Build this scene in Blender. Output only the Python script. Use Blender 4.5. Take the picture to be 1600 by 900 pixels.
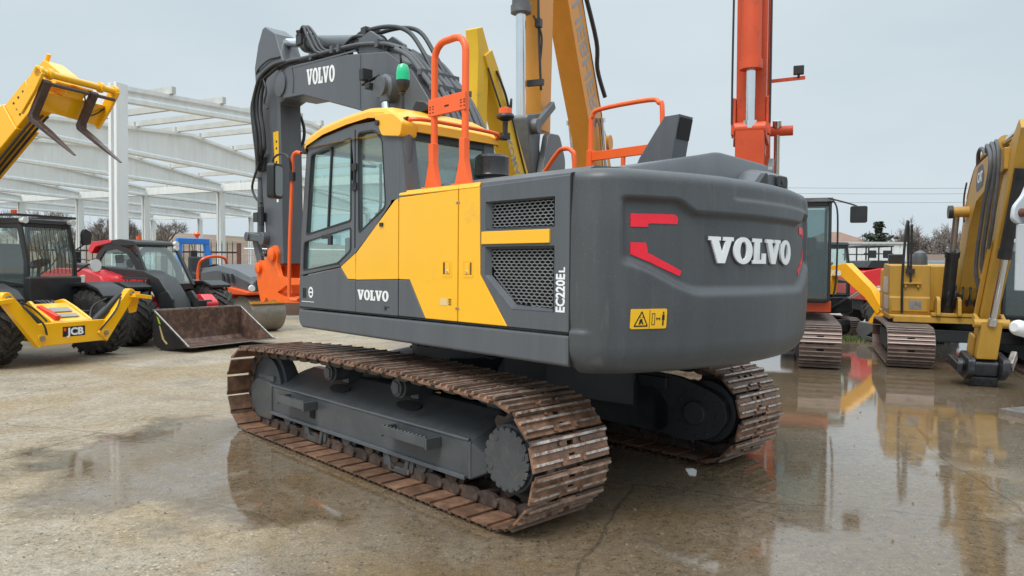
import bpy, bmesh, math, random
from math import sin, cos, pi, radians as R, sqrt, atan2
from mathutils import Vector as V, Matrix as MX, geometry
from mathutils.noise import noise as PN
for o in list(bpy.data.objects): bpy.data.objects.remove(o)
SC = bpy.context.scene; COL = SC.collection
random.seed(4)
# ------------------------------------------------------------------ camera, sky, sun, exposure
cd = bpy.data.cameras.new('camera'); cam = bpy.data.objects.new('camera', cd); COL.objects.link(cam)
cd.sensor_width = 36; cd.lens = 25.685; cd.clip_start = .05; cd.clip_end = 3000
cam.matrix_world = MX.Translation((0, 0, 1.6823)) @ MX.Rotation(R(90-1.733), 4, 'X') @ MX.Rotation(R(.5457), 4, 'Z')
SC.camera = cam
SUN_EL, SUN_AZ = 56, 215          # azimuth: clockwise from +Y (north)
wd = bpy.data.worlds.new('World'); SC.world = wd; wd.use_nodes = True
wt = wd.node_tree; bg = wt.nodes['Background']
sk = wt.nodes.new('ShaderNodeTexSky'); sk.sky_type = 'NISHITA'; sk.sun_disc = False
sk.sun_elevation = R(SUN_EL); sk.sun_rotation = R(SUN_AZ); sk.dust_density = 4; sk.air_density = 1.0; sk.ozone_density = 1.0
hs = wt.nodes.new('ShaderNodeHueSaturation'); hs.inputs['Saturation'].default_value = .12
wt.links.new(sk.outputs[0], hs.inputs['Color'])
# overcast: an even cloud layer over the clear sky, with faint soft cloud structure
mxw = wt.nodes.new('ShaderNodeMixRGB'); mxw.inputs[0].default_value = .9
tcw = wt.nodes.new('ShaderNodeTexCoord'); nzw = wt.nodes.new('ShaderNodeTexNoise')
mpw = wt.nodes.new('ShaderNodeMapping'); mpw.inputs['Scale'].default_value = (1, 1, 2.6)
nzw.inputs['Scale'].default_value = 2.2; nzw.inputs['Detail'].default_value = 4
rpw = wt.nodes.new('ShaderNodeValToRGB')
rpw.color_ramp.elements[0].position = .3; rpw.color_ramp.elements[0].color = (9.09, 10.73, 11.82, 1)
rpw.color_ramp.elements[1].position = .72; rpw.color_ramp.elements[1].color = (11.00, 12.38, 13.10, 1)
wt.links.new(tcw.outputs['Generated'], mpw.inputs[0]); wt.links.new(mpw.outputs[0], nzw.inputs['Vector'])
wt.links.new(nzw.outputs['Fac'], rpw.inputs[0]); wt.links.new(rpw.outputs[0], mxw.inputs[2])
wt.links.new(hs.outputs[0], mxw.inputs[1])
# overcast skies brighten towards the zenith
sxw = wt.nodes.new('ShaderNodeSeparateXYZ'); wt.links.new(tcw.outputs['Generated'], sxw.inputs[0])
zrw = wt.nodes.new('ShaderNodeValToRGB'); zrw.color_ramp.elements[0].position = .33; zrw.color_ramp.elements[0].color = (.365, .365, .365, 1)
zrw.color_ramp.elements[1].position = .85; zrw.color_ramp.elements[1].color = (1, .99, .97, 1); wt.links.new(sxw.outputs[2], zrw.inputs[0])
mlw = wt.nodes.new('ShaderNodeMixRGB'); mlw.blend_type = 'MULTIPLY'; mlw.inputs[0].default_value = 1
wt.links.new(mxw.outputs[0], mlw.inputs[1]); wt.links.new(zrw.outputs[0], mlw.inputs[2]); wt.links.new(mlw.outputs[0], bg.inputs['Color'])
bg.inputs['Strength'].default_value = .131
ld = bpy.data.lights.new('sun', 'SUN'); ld.energy = 1.5; ld.angle = R(25); ld.color = (1, .96, .9)
sun = bpy.data.objects.new('sun', ld); COL.objects.link(sun)
_az = R(SUN_AZ); _sd = V((sin(_az)*cos(R(SUN_EL)), cos(_az)*cos(R(SUN_EL)), sin(R(SUN_EL))))
sun.rotation_euler = (-_sd).to_track_quat('-Z', 'Y').to_euler(); sun.location = (0, 0, 40)
SC.render.engine = 'CYCLES'
vs = SC.view_settings; vs.view_transform = 'Standard'; vs.look = 'None'; vs.gamma = 1; vs.exposure = .5
# ------------------------------------------------------------------ mesh helper
class MB:
    def __init__(s): s.v = []; s.f = []; s.m = []; s.T = None
    def add(s, vs_, fs, mi=0):
        n = len(s.v)
        for p in vs_:
            p = V(p); s.v.append(s.T(p) if s.T else p)
        for f in fs: s.f.append([i+n for i in f]); s.m.append(mi)
        return s
    def box(s, x0, x1, y0, y1, z0, z1, mi=0):
        return s.add([(x, y, z) for x in (x0, x1) for y in (y0, y1) for z in (z0, z1)],
                     [(0, 1, 3, 2), (4, 6, 7, 5), (0, 4, 5, 1), (2, 3, 7, 6), (0, 2, 6, 4), (1, 5, 7, 3)], mi)
    def obox(s, p0, p1, w, h, up=(0, 0, 1), mi=0, w2=None, h2=None):     # bar of section w x h from p0 to p1
        p0 = V(p0); p1 = V(p1); d = (p1-p0).normalized(); u = V(up)
        if abs(d.dot(u)) > .98: u = V((1, 0, 0))
        r = d.cross(u).normalized(); u = r.cross(d)
        w2 = w if w2 is None else w2; h2 = h if h2 is None else h2
        q = [p0+r*a*w/2+u*b*h/2 for a, b in ((-1, -1), (1, -1), (1, 1), (-1, 1))]+[p1+r*a*w2/2+u*b*h2/2 for a, b in ((-1, -1), (1, -1), (1, 1), (-1, 1))]
        return s.add(q, [(3, 2, 1, 0), (4, 5, 6, 7), (0, 1, 5, 4), (1, 2, 6, 5), (2, 3, 7, 6), (3, 0, 4, 7)], mi)
    def plate(s, outer, ax, a, b, holes=(), mi=0):      # 2D outline (holes allowed) extruded along axis ax
        loops = [list(outer)]+[list(h) for h in holes]
        flat = [p for l in loops for p in l]
        def P3(p, c): return ((c, p[0], p[1]), (p[0], c, p[1]), (p[0], p[1], c))[ax]
        n = len(flat); vv = [P3(p, a) for p in flat]+[P3(p, b) for p in flat]; ff = []
        if holes:
            for t in geometry.tessellate_polygon([[V((p[0], p[1], 0)) for p in l] for l in loops]):
                ff.append(tuple(t)); ff.append(tuple(i+n for i in reversed(t)))
        else:
            ff.append(tuple(range(n))); ff.append(tuple(range(2*n-1, n-1, -1)))
        k = 0
        for l in loops:
            for i in range(len(l)):
                j = (i+1) % len(l); ff.append((k+i, k+j, k+j+n, k+i+n))
            k += len(l)
        return s.add(vv, ff, mi)
    def cyl(s, p0, p1, r, r2=None, n=16, mi=0, cap=True):
        p0 = V(p0); p1 = V(p1); r2 = r if r2 is None else r2
        d = (p1-p0).normalized(); a = d.orthogonal().normalized(); b = d.cross(a)
        ring = lambda p, q: [p+(a*cos(2*pi*i/n)+b*sin(2*pi*i/n))*q for i in range(n)]
        ff = [(i, (i+1) % n, (i+1) % n+n, i+n) for i in range(n)]
        if cap: ff += [tuple(range(n-1, -1, -1)), tuple(range(n, 2*n))]
        return s.add(ring(p0, r)+ring(p1, r2), ff, mi)
    def lathe(s, c, d, prof, n=24, mi=0):               # prof: (radius, height along d)
        c = V(c); d = V(d).normalized(); a = d.orthogonal().normalized(); b = d.cross(a); vv = []; ff = []
        for r, h in prof: vv += [c+d*h+(a*cos(2*pi*i/n)+b*sin(2*pi*i/n))*max(r, 1e-4) for i in range(n)]
        for k in range(len(prof)-1):
            ff += [(k*n+i, k*n+(i+1) % n, (k+1)*n+(i+1) % n, (k+1)*n+i) for i in range(n)]
        ff += [tuple(range(n-1, -1, -1)), tuple(range((len(prof)-1)*n, len(prof)*n))]
        return s.add(vv, ff, mi)
    def tube(s, pts, r, n=8, sm=0, mi=0):
        pts = [V(p) for p in pts]
        if sm:
            q = []
            for i in range(len(pts)-1):
                a, b = pts[i], pts[i+1]; a0 = pts[max(i-1, 0)]; b1 = pts[min(i+2, len(pts)-1)]
                for k in range(sm):
                    t = k/sm
                    q.append(.5*((2*a)+(b-a0)*t+(2*a0-5*a+4*b-b1)*t*t+(3*a-a0-3*b+b1)*t**3))
            pts = q+[pts[-1]]
        vv = []; ff = []; nr = None
        for i, p in enumerate(pts):
            d = (pts[min(i+1, len(pts)-1)]-pts[max(i-1, 0)]).normalized()
            if nr is None: nr = d.orthogonal().normalized()
            nr = (nr-d*nr.dot(d)).normalized(); b = d.cross(nr)
            vv += [p+(nr*cos(2*pi*k/n)+b*sin(2*pi*k/n))*r for k in range(n)]
        for i in range(len(pts)-1): ff += [(i*n+k, i*n+(k+1) % n, (i+1)*n+(k+1) % n, (i+1)*n+k) for k in range(n)]
        ff += [tuple(range(n-1, -1, -1)), tuple(range((len(pts)-1)*n, len(pts)*n))]
        return s.add(vv, ff, mi)
    def grid(s, rows, closed=False, mi=0):
        m = len(rows[0]); vv = [p for r in rows for p in r]; ff = []
        for i in range(len(rows)-1):
            for k in range(m if closed else m-1):
                ff.append((i*m+k, i*m+(k+1) % m, (i+1)*m+(k+1) % m, (i+1)*m+k))
        return s.add(vv, ff, mi)
    def mesh(s, name, mats, ang=32, weld=False):
        me = bpy.data.meshes.new(name); me.from_pydata([tuple(p) for p in s.v], [], s.f)
        for m in (mats if isinstance(mats, (list, tuple)) else [mats]): me.materials.append(m)
        if any(s.m): me.polygons.foreach_set('material_index', s.m)
        bm = bmesh.new(); bm.from_mesh(me)
        if weld: bmesh.ops.remove_doubles(bm, verts=bm.verts, dist=1e-4)
        bmesh.ops.recalc_face_normals(bm, faces=bm.faces); bm.to_mesh(me); bm.free()
        me.polygons.foreach_set('use_smooth', [True]*len(me.polygons)); me.set_sharp_from_angle(angle=R(ang)); me.update()
        return me
    def build(s, name, mats, parent=None, bevel=0, ang=32, weld=False, loc=None, rz=0):
        o = bpy.data.objects.new(name, s.mesh(name, mats, ang, weld)); COL.objects.link(o)
        if parent: o.parent = parent
        if loc: o.location = loc
        if rz: o.rotation_euler.z = rz
        if bevel:
            b = o.modifiers.new('bevel', 'BEVEL'); b.width = bevel; b.segments = 2; b.limit_method = 'ANGLE'; b.angle_limit = R(40)
            b.use_clamp_overlap = True; b.harden_normals = True
        return o
def tag(o, label=None, cat=None, group=None, kind=None):
    for k, v in (('label', label), ('category', cat), ('group', group), ('kind', kind)):
        if v: o[k] = v
    return o
def thing(name, label, cat, loc=(0, 0, 0), rz=0, group=None):
    o = bpy.data.objects.new(name, None); COL.objects.link(o); o.location = loc; o.rotation_euler.z = rz
    o.empty_display_size = .3
    return tag(o, label, cat, group)
def part(name, mb, mat, parent, bevel=0, **k): return mb.build(name, mat, parent, bevel, **k)
def bezq(a, b, c, n=6): return [((1-t)**2*a[0]+2*t*(1-t)*b[0]+t*t*c[0], (1-t)**2*a[1]+2*t*(1-t)*b[1]+t*t*c[1]) for t in [i/n for i in range(n+1)]]
def rrect(x0, x1, y0, y1, r, n=5):
    q = []
    for cx, cy, a in ((x1-r, y1-r, 0), (x0+r, y1-r, 90), (x0+r, y0+r, 180), (x1-r, y0+r, 270)):
        q += [(cx+r*cos(R(a+90*i/n)), cy+r*sin(R(a+90*i/n))) for i in range(n+1)]
    return q
def roundpoly(poly, r, n=4):                             # rounds the corners of an outline
    q = []; N = len(poly)
    for i in range(N):
        p = V(poly[i]).to_2d() if len(poly[i]) == 2 else V(poly[i]); a = V(poly[i-1]); b = V(poly[(i+1) % N])
        da = a-p; db = b-p; ra = min(r, da.length*.45); rb = min(r, db.length*.45)
        A = p+da.normalized()*ra; B = p+db.normalized()*rb
        for k in range(n+1):
            t = k/n; w = A*(1-t)**2+p*2*t*(1-t)+B*t*t; q.append((w.x, w.y))
    return q
# ------------------------------------------------------------------ lettering
def slab_word(mb, word, h, frame, depth, mi=0):
    """heavy slab-serif letters V, O, L; frame(u, v, w) -> point"""
    x = 0
    GL = {'V': (1.05, [(0, 1), (.47, 1), (.47, .86), (.385, .86), (.555, .36), (.70, .86), (.60, .86), (.60, 1), (1.05, 1), (1.05, .86), (.955, .86), (.665, 0), (.37, 0), (.08, .86), (0, .86)]),
          'L': (.80, [(0, 1), (.52, 1), (.52, .86), (.41, .86), (.41, .16), (.60, .16), (.62, .42), (.80, .42), (.80, 0), (0, 0), (0, .14), (.10, .14), (.10, .86), (0, .86)])}
    for ch in word:
        if ch == 'O':
            n = 28; W = .96; vv = []; ff = []
            for w in (0, depth):
                for rx, ry in ((.48, .525), (.175, .36)):
                    vv += [frame((x+.48+rx*cos(2*pi*i/n))*h, (.5+ry*sin(2*pi*i/n))*h, w) for i in range(n)]
            for i in range(n):
                j = (i+1) % n
                ff += [(i, j, n+j, n+i), (2*n+i, 3*n+i, 3*n+j, 2*n+j), (i, 2*n+i, 2*n+j, j), (n+i, n+j, 3*n+j, 3*n+i)]
            mb.add(vv, ff, mi)
        else:
            W, pl = GL[ch]; n = len(pl)
            vv = [frame((x+p[0])*h, p[1]*h, w) for w in (0, depth) for p in pl]
            ff = []
            for t in geometry.tessellate_polygon([[V((p[0], p[1], 0)) for p in pl]]):
                ff += [tuple(t), tuple(i+n for i in reversed(t))]
            ff += [(i, (i+1) % n, (i+1) % n+n, i+n) for i in range(n)]
            mb.add(vv, ff, mi)
        x += W+.02
    return x*h
def text_part(name, body, mat, parent, size, M, depth=.004, bold=.0, width=None, shear=0):
    cu = bpy.data.curves.new('txt', 'FONT'); cu.body = body; cu.size = size; cu.extrude = depth/2; cu.offset = bold; cu.shear = shear; cu.resolution_u = 3
    to = bpy.data.objects.new('txt', cu); COL.objects.link(to); bpy.context.view_layer.update()
    me = bpy.data.meshes.new_from_object(to.evaluated_get(bpy.context.evaluated_depsgraph_get()))
    bpy.data.objects.remove(to)
    if width:
        xs = [v.co.x for v in me.vertices]; k = width/(max(xs)-min(xs))
        me.transform(MX.Translation((-min(xs)*k, 0, 0)) @ MX.Diagonal((k, 1, 1, 1)))
    me.transform(M); me.materials.clear(); me.materials.append(mat); me.name = name
    o = bpy.data.objects.new(name, me); COL.objects.link(o); o.parent = parent
    return o
def frameM(o, u, v):                                     # matrix: text x->u, text y->v, at origin o
    u = V(u).normalized(); v = V(v); v = (v-u*v.dot(u)).normalized(); w = u.cross(v)
    m = MX((u, v, w)).transposed().to_4x4(); m.translation = V(o); return m
# ------------------------------------------------------------------ materials
def nodes(name):
    m = bpy.data.materials.new(name); m.use_nodes = True; nt = m.node_tree
    return m, nt, nt.nodes['Principled BSDF']
def N(nt, t, **k):
    n = nt.nodes.new('ShaderNode'+t)
    for a, b in k.items():
        if a in n.inputs.keys(): n.inputs[a].default_value = b
        else: setattr(n, a, b)
    return n
def ramp(nt, src, stops):
    r = N(nt, 'ValToRGB'); e = r.color_ramp.elements
    while len(e) < len(stops): e.new(.5)
    for i, (p, c) in enumerate(stops):
        e[i].position = p; e[i].color = (c, c, c, 1) if not isinstance(c, tuple) else (*c, 1)
    nt.links.new(src, r.inputs[0]); return r
def paint(name, col, rough=.38, metal=0, var=.12, scale=3, dirt=None, dirt_amt=.0, spots=0, coat=0, bump=0, coord='Object', streak=False, rand=False):
    m, nt, b = nodes(name); tc = N(nt, 'TexCoord')
    vec = tc.outputs[coord]
    if rand:                                              # every copy wears its own pattern
        oi = N(nt, 'ObjectInfo'); mr = N(nt, 'Math', operation='MULTIPLY'); nt.links.new(oi.outputs['Random'], mr.inputs[0]); mr.inputs[1].default_value = 37.
        av = N(nt, 'VectorMath', operation='ADD'); nt.links.new(vec, av.inputs[0]); nt.links.new(mr.outputs[0], av.inputs[1]); vec = av.outputs[0]
    if streak:
        mp = N(nt, 'Mapping'); mp.inputs['Scale'].default_value = (3, 3, .35); nt.links.new(vec, mp.inputs[0]); vec2 = mp.outputs[0]
    else: vec2 = vec
    n1 = N(nt, 'TexNoise', Scale=scale, Detail=6.0, Roughness=.62); nt.links.new(vec2, n1.inputs['Vector'])
    c0 = tuple(max(0, x*(1-var)) for x in col); c1 = tuple(min(1, x*(1+var)) for x in col)
    r = ramp(nt, n1.outputs['Fac'], [(.3, c0), (.7, c1)]); out = r.outputs[0]
    if dirt:
        n2 = N(nt, 'TexNoise', Scale=scale*2.3, Detail=8.0, Roughness=.72); nt.links.new(vec2, n2.inputs['Vector'])
        r2 = ramp(nt, n2.outputs['Fac'], [(.62-dirt_amt*.4, 0.), (.78-dirt_amt*.3, 1.)])
        mx = N(nt, 'MixRGB'); nt.links.new(r2.outputs[0], mx.inputs[0]); nt.links.new(out, mx.inputs[1]); mx.inputs[2].default_value = (*dirt, 1); out = mx.outputs[0]
    if spots:                                             # dried rain spots and droplets
        vo = N(nt, 'TexVoronoi', Scale=95.0); nt.links.new(vec, vo.inputs['Vector'])
        r3 = ramp(nt, vo.outputs['Distance'], [(.10, 1.), (.2, 0.)])
        n3 = N(nt, 'TexNoise', Scale=60.0); nt.links.new(vec, n3.inputs['Vector'])
        r4 = ramp(nt, n3.outputs['Fac'], [(.5, 0.), (.62, 1.)])
        mm = N(nt, 'Math', operation='MULTIPLY'); nt.links.new(r3.outputs[0], mm.inputs[0]); nt.links.new(r4.outputs[0], mm.inputs[1])
        m2 = N(nt, 'Math', operation='MULTIPLY'); nt.links.new(mm.outputs[0], m2.inputs[0]); m2.inputs[1].default_value = spots
        mx = N(nt, 'MixRGB'); nt.links.new(m2.outputs[0], mx.inputs[0]); nt.links.new(out, mx.inputs[1])
        mx.inputs[2].default_value = (*[min(1, c*1.5+.12) for c in col], 1); out = mx.outputs[0]
    if rand:
        hv = N(nt, 'HueSaturation'); m5 = N(nt, 'Math', operation='MULTIPLY_ADD'); nt.links.new(oi.outputs['Random'], m5.inputs[0]); m5.inputs[1].default_value = .55; m5.inputs[2].default_value = .70
        nt.links.new(m5.outputs[0], hv.inputs['Value']); nt.links.new(out, hv.inputs['Color']); out = hv.outputs[0]
    nt.links.new(out, b.inputs['Base Color'])
    rr = ramp(nt, n1.outputs['Fac'], [(.25, max(.02, rough-.09)), (.75, min(1., rough+.12))]); nt.links.new(rr.outputs[0], b.inputs['Roughness'])
    b.inputs['Metallic'].default_value = metal; b.inputs['Coat Weight'].default_value = coat; b.inputs['Coat Roughness'].default_value = .12
    if bump:
        n4 = N(nt, 'TexNoise', Scale=scale*14, Detail=5.0); nt.links.new(vec, n4.inputs['Vector'])
        bp = N(nt, 'Bump', Strength=bump, Distance=.01); nt.links.new(n4.outputs['Fac'], bp.inputs['Height']); nt.links.new(bp.outputs[0], b.inputs['Normal'])
    return m
def glass(name, tint=(.62, .8, .78), body=.25, alpha=.55):
    m, nt, b = nodes(name); out = nt.nodes['Material Output']
    tr = N(nt, 'BsdfTransparent'); tr.inputs[0].default_value = (*tint, 1)
    gl = N(nt, 'BsdfGlossy', Roughness=.03); gl.inputs[0].default_value = (.95, 1, 1, 1)
    df = N(nt, 'BsdfDiffuse'); df.inputs[0].default_value = (tint[0]*body, tint[1]*body, tint[2]*body, 1)
    m0 = N(nt, 'MixShader'); m0.inputs[0].default_value = 1-alpha
    nt.links.new(tr.outputs[0], m0.inputs[1]); nt.links.new(df.outputs[0], m0.inputs[2])
    ge = N(nt, 'NewGeometry'); ir = N(nt, 'Math', operation='MULTIPLY_ADD'); nt.links.new(ge.outputs['Backfacing'], ir.inputs[0]); ir.inputs[1].default_value = 1/1.5-1.5; ir.inputs[2].default_value = 1.5
    fr = N(nt, 'Fresnel'); nt.links.new(ir.outputs[0], fr.inputs[0]); m1 = N(nt, 'MixShader')
    ad = N(nt, 'Math', operation='ADD'); nt.links.new(fr.outputs[0], ad.inputs[0]); ad.inputs[1].default_value = .03
    nt.links.new(ad.outputs[0], m1.inputs[0]); nt.links.new(m0.outputs[0], m1.inputs[1]); nt.links.new(gl.outputs[0], m1.inputs[2])
    nt.links.new(m1.outputs[0], out.inputs[0]); nt.nodes.remove(b); return m
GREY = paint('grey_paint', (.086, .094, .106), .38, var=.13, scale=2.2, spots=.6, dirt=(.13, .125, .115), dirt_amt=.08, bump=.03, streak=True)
GREYW = paint('grey_counterweight_paint', (.060, .065, .071), .42, var=.13, scale=2.0, spots=.8, dirt=(.10, .096, .09), dirt_amt=.12, bump=.09, streak=True)
GREYD = paint('undercarriage_paint', (.066, .071, .077), .42, var=.2, scale=4, dirt=(.105, .09, .072), dirt_amt=.22, spots=.6, bump=.1)
YEL = paint('yellow_paint', (.90, .46, .006), .20, var=.035, scale=1.2, dirt=(.70, .38, .04), dirt_amt=.04, spots=.16, coat=.4)
YELR = paint('yellow_roof_paint', (.88, .45, .03), .32, var=.05, scale=2, spots=.15)
ORG = paint('orange_rail_paint', (.86, .12, .018), .38, var=.06, scale=5, spots=.15)
ORGC = paint('orange_coupler_paint', (.85, .13, .012), .34, var=.10, scale=6, spots=.1)
BLK = paint('black_plastic', (.018, .019, .021), .45, var=.2, scale=6, bump=.03)
BLKM = paint('black_matte', (.012, .012, .013), .8, var=.1)
RUB = paint('rubber', (.028, .028, .028), .72, var=.3, scale=7, dirt=(.10, .088, .07), dirt_amt=.34, bump=.08)
HOSE = paint('hose_rubber', (.03, .031, .034), .5, var=.2, scale=8)
HOSEG = paint('grey_painted_hose', (.075, .08, .088), .5, var=.2, scale=8)
CHR = paint('chrome', (.75, .78, .8), .14, metal=1, var=.04)
STEEL = paint('worn_steel', (.40, .37, .35), .34, metal=.85, var=.25, scale=14, dirt=(.16, .075, .04), dirt_amt=.18)
RUST = paint('rusty_steel', (.20, .108, .066), .44, metal=.2, var=.5, scale=9, dirt=(.10, .066, .05), dirt_amt=.34, bump=.2, rand=True)
RUST2 = paint('rusty_track_edge', (.48, .43, .40), .36, metal=.5, var=.3, scale=9, dirt=(.16, .085, .055), dirt_amt=.45, bump=.1, rand=True)
RUSTD = paint('dark_rusty_steel', (.062, .044, .038), .55, metal=.1, var=.45, scale=8, dirt=(.17, .10, .06), dirt_amt=.3, bump=.2, rand=True)
WHT = paint('white_decal', (.78, .79, .80), .4, var=.04)
REDR = paint('red_reflector', (.80, .012, .035), .28, var=.05, scale=20)
YDEC = paint('yellow_decal', (.82, .46, .01), .4, var=.04)
CREAM = paint('cream_sticker', (.72, .52, .25), .5, var=.05)
GLS = glass('tinted_cab_glass', (.84, .96, .94), .55, .90)
GLSD = glass('dark_cab_glass', (.5, .64, .64), .3, .75)
SEAT = paint('dark_seat_fabric', (.03, .032, .036), .85, var=.2, scale=12)
TEAL = paint('interior_trim', (.14, .155, .155), .7, var=.1)
GRNB = paint('green_lens', (.0, .50, .22), .18, var=.05, coat=.5)
AMB = paint('amber_lens', (.85, .10, .008), .2, var=.05, coat=.5)
STEELG = paint('grille_wire', (.26, .27, .275), .4, metal=.4, var=.1)
MIRR = paint('mirror_glass', (.20, .21, .2), .05, metal=1, var=.02)
LAMP = paint('lamp_lens', (.65, .68, .68), .12, var=.1, coat=.5)
CONC = paint('white_concrete', (.70, .715, .71), .75, var=.07, scale=1.3, dirt=(.58, .55, .48), dirt_amt=.09, bump=.05, streak=True)
CONCP = paint('grey_concrete', (.50, .50, .47), .8, var=.1, scale=2, bump=.05)
# ------------------------------------------------------------------ ground
def ground_material():
    m, nt, b = nodes('wet_concrete'); L = nt.links.new
    tc = N(nt, 'TexCoord'); P = tc.outputs['Object']
    def noise(sc, det=5., ro=.6, dist=0., v=P):
        n = N(nt, 'TexNoise', Scale=sc, Detail=det, Roughness=ro, Distortion=dist); L(v, n.inputs['Vector']); return n.outputs['Fac']
    def math(op, a, c):
        n = N(nt, 'Math', operation=op)
        for i, x in enumerate((a, c)):
            if isinstance(x, (int, float)): n.inputs[i].default_value = x
            else: L(x, n.inputs[i])
        return n.outputs[0]
    def mix(f, a, c, bt='MIX'):
        n = N(nt, 'MixRGB', blend_type=bt)
        for i, x in enumerate((f, a, c)):
            if isinstance(x, (int, float)): n.inputs[i].default_value = x
            elif isinstance(x, tuple): n.inputs[i].default_value = (*x, 1)
            else: L(x, n.inputs[i])
        return n.outputs[0]
    big = noise(.33, 4., .55, .4); mid = noise(1.7, 7., .65); fine = noise(15., 8., .78); grit = noise(70., 3., .7)
    base = ramp(nt, mid, [(.3, (.25, .205, .15)), (.5, (.37, .312, .24)), (.72, (.47, .41, .335))]).outputs[0]
    silt = ramp(nt, noise(.55, 6., .62, .6), [(.43, 0.), (.63, .85)]).outputs[0]
    base = mix(silt, base, (.33, .235, .115))
    rustm = ramp(nt, noise(.9, 5., .6), [(.66, 0.), (.76, .55)]).outputs[0]
    base = mix(rustm, base, (.36, .19, .085))
    # pale aggregate and dark pits in the worn concrete
    vo = N(nt, 'TexVoronoi', Scale=30.0); L(P, vo.inputs['Vector'])
    agm = math('MULTIPLY', ramp(nt, vo.outputs['Distance'], [(.26, 1.), (.40, 0.)]).outputs[0], ramp(nt, noise(2.2, 6., .7), [(.42, 0.), (.56, 1.)]).outputs[0])
    sep = N(nt, 'SeparateColor'); L(vo.outputs['Color'], sep.inputs[0])
    agc = ramp(nt, sep.outputs[0], [(0., (.13, .10, .07)), (.5, (.36, .28, .17)), (1., (.55, .49, .38))]).outputs[0]
    base = mix(agm, base, agc)
    base = mix(.8, base, ramp(nt, fine, [(.34, .34), (.50, .95), (.66, 1.25)]).outputs[0], 'MULTIPLY')
    base = mix(.55, base, ramp(nt, grit, [(.38, .40), (.60, 1.25)]).outputs[0], 'MULTIPLY')
    # slab joints and cracks
    nd = N(nt, 'TexNoise', Scale=.7, Detail=5.0); L(P, nd.inputs['Vector'])
    dsp = N(nt, 'VectorMath', operation='SCALE'); L(nd.outputs['Color'], dsp.inputs[0]); dsp.inputs['Scale'].default_value = .5
    ad = N(nt, 'VectorMath', operation='ADD'); L(P, ad.inputs[0]); L(dsp.outputs[0], ad.inputs[1])
    mp = N(nt, 'Mapping'); mp.inputs['Rotation'].default_value = (0, 0, R(17)); mp.inputs['Location'].default_value = (.6, 1.9, 0); L(ad.outputs[0], mp.inputs[0])
    br = N(nt, 'TexBrick', Scale=1.0); br.inputs['Brick Width'].default_value = 5.2; br.inputs['Row Height'].default_value = 3.9
    br.inputs['Mortar Size'].default_value = .012; br.inputs['Mortar Smooth'].default_value = .3; L(mp.outputs[0], br.inputs['Vector'])
    crk = N(nt, 'TexVoronoi', feature='DISTANCE_TO_EDGE', Scale=.27); L(ad.outputs[0], crk.inputs['Vector'])
    crm = math('MULTIPLY', ramp(nt, crk.outputs['Distance'], [(.0, 1.), (.005, 0.)]).outputs[0], ramp(nt, noise(.8, 3., .5), [(.48, 0.), (.56, 1.)]).outputs[0])
    joint = math('MAXIMUM', br.outputs['Fac'], math('MULTIPLY', crm, .7))
    base = mix(math('MULTIPLY', joint, .5), base, (.09, .08, .066))
    # water film: thick on the right and round the machine, thinner on the left
    sx = N(nt, 'SeparateXYZ'); L(P, sx.inputs[0])
    gx = math('MULTIPLY_ADD', sx.outputs[0], .085); nt.nodes[-1].inputs[2].default_value = .13
    wet0 = math('ADD', math('MULTIPLY', big, 1.15), gx)
    wet0 = math('ADD', wet0, math('MULTIPLY', math('SUBTRACT', mid, .5), .35))
    # standing water in the dip in front of the near track
    pud = N(nt, 'VectorMath', operation='MULTIPLY_ADD'); L(P, pud.inputs[0]); pud.inputs[1].default_value = (1/2.7, 1/1.9, 0); pud.inputs[2].default_value = (2.2/2.7, -6.3/1.9, 0)
    pln = N(nt, 'VectorMath', operation='LENGTH'); L(pud.outputs[0], pln.inputs[0])
    wet0 = math('ADD', wet0, math('MULTIPLY', ramp(nt, math('ADD', pln.outputs['Value'], math('MULTIPLY', math('SUBTRACT', mid, .5), 1.3)), [(.55, 1.), (1.05, 0.)]).outputs[0], .42))
    # drier worn slab at the right
    dr_ = N(nt, 'VectorMath', operation='MULTIPLY_ADD'); L(P, dr_.inputs[0]); dr_.inputs[1].default_value = (1/2.2, 1/4.6, 0); dr_.inputs[2].default_value = (-5.2/2.2, -6.6/4.6, 0)
    drl = N(nt, 'VectorMath', operation='LENGTH'); L(dr_.outputs[0], drl.inputs[0])
    wet0 = math('SUBTRACT', wet0, math('MULTIPLY', ramp(nt, math('ADD', drl.outputs['Value'], math('MULTIPLY', math('SUBTRACT', mid, .5), 1.2)), [(.55, 1.), (1.1, 0.)]).outputs[0], .42))
    wet0 = math('ADD', wet0, math('MULTIPLY', math('SUBTRACT', fine, .5), .16)); wet = ramp(nt, wet0, [(.52, 0.), (.70, 1.)]).outputs[0]
    col = mix(wet, base, mix(1., base, (.52, .45, .37), 'MULTIPLY'))
    L(col, b.inputs['Base Color']); b.inputs['Roughness'].default_value = .78
    b.inputs['IOR'].default_value = 1.4; b.inputs['Specular IOR Level'].default_value = .45
    L(math('MULTIPLY_ADD', wet, .72), b.inputs['Coat Weight']); nt.nodes[-1].inputs[2].default_value = .28
    cr = ramp(nt, wet0, [(.42, .40), (.58, .16), (.74, .03)]).outputs[0]; L(cr, b.inputs['Coat Roughness']); b.inputs['Coat IOR'].default_value = 2.0
    hgt = math('ADD', math('MULTIPLY', fine, 1.), math('MULTIPLY', grit, .5)); hgt = math('SUBTRACT', hgt, math('MULTIPLY', joint, 1.1)); hgt = math('ADD', hgt, math('MULTIPLY', mid, 2.))
    bp = N(nt, 'Bump', Strength=.9, Distance=.016); L(hgt, bp.inputs['Height']); L(bp.outputs[0], b.inputs['Normal'])
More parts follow.
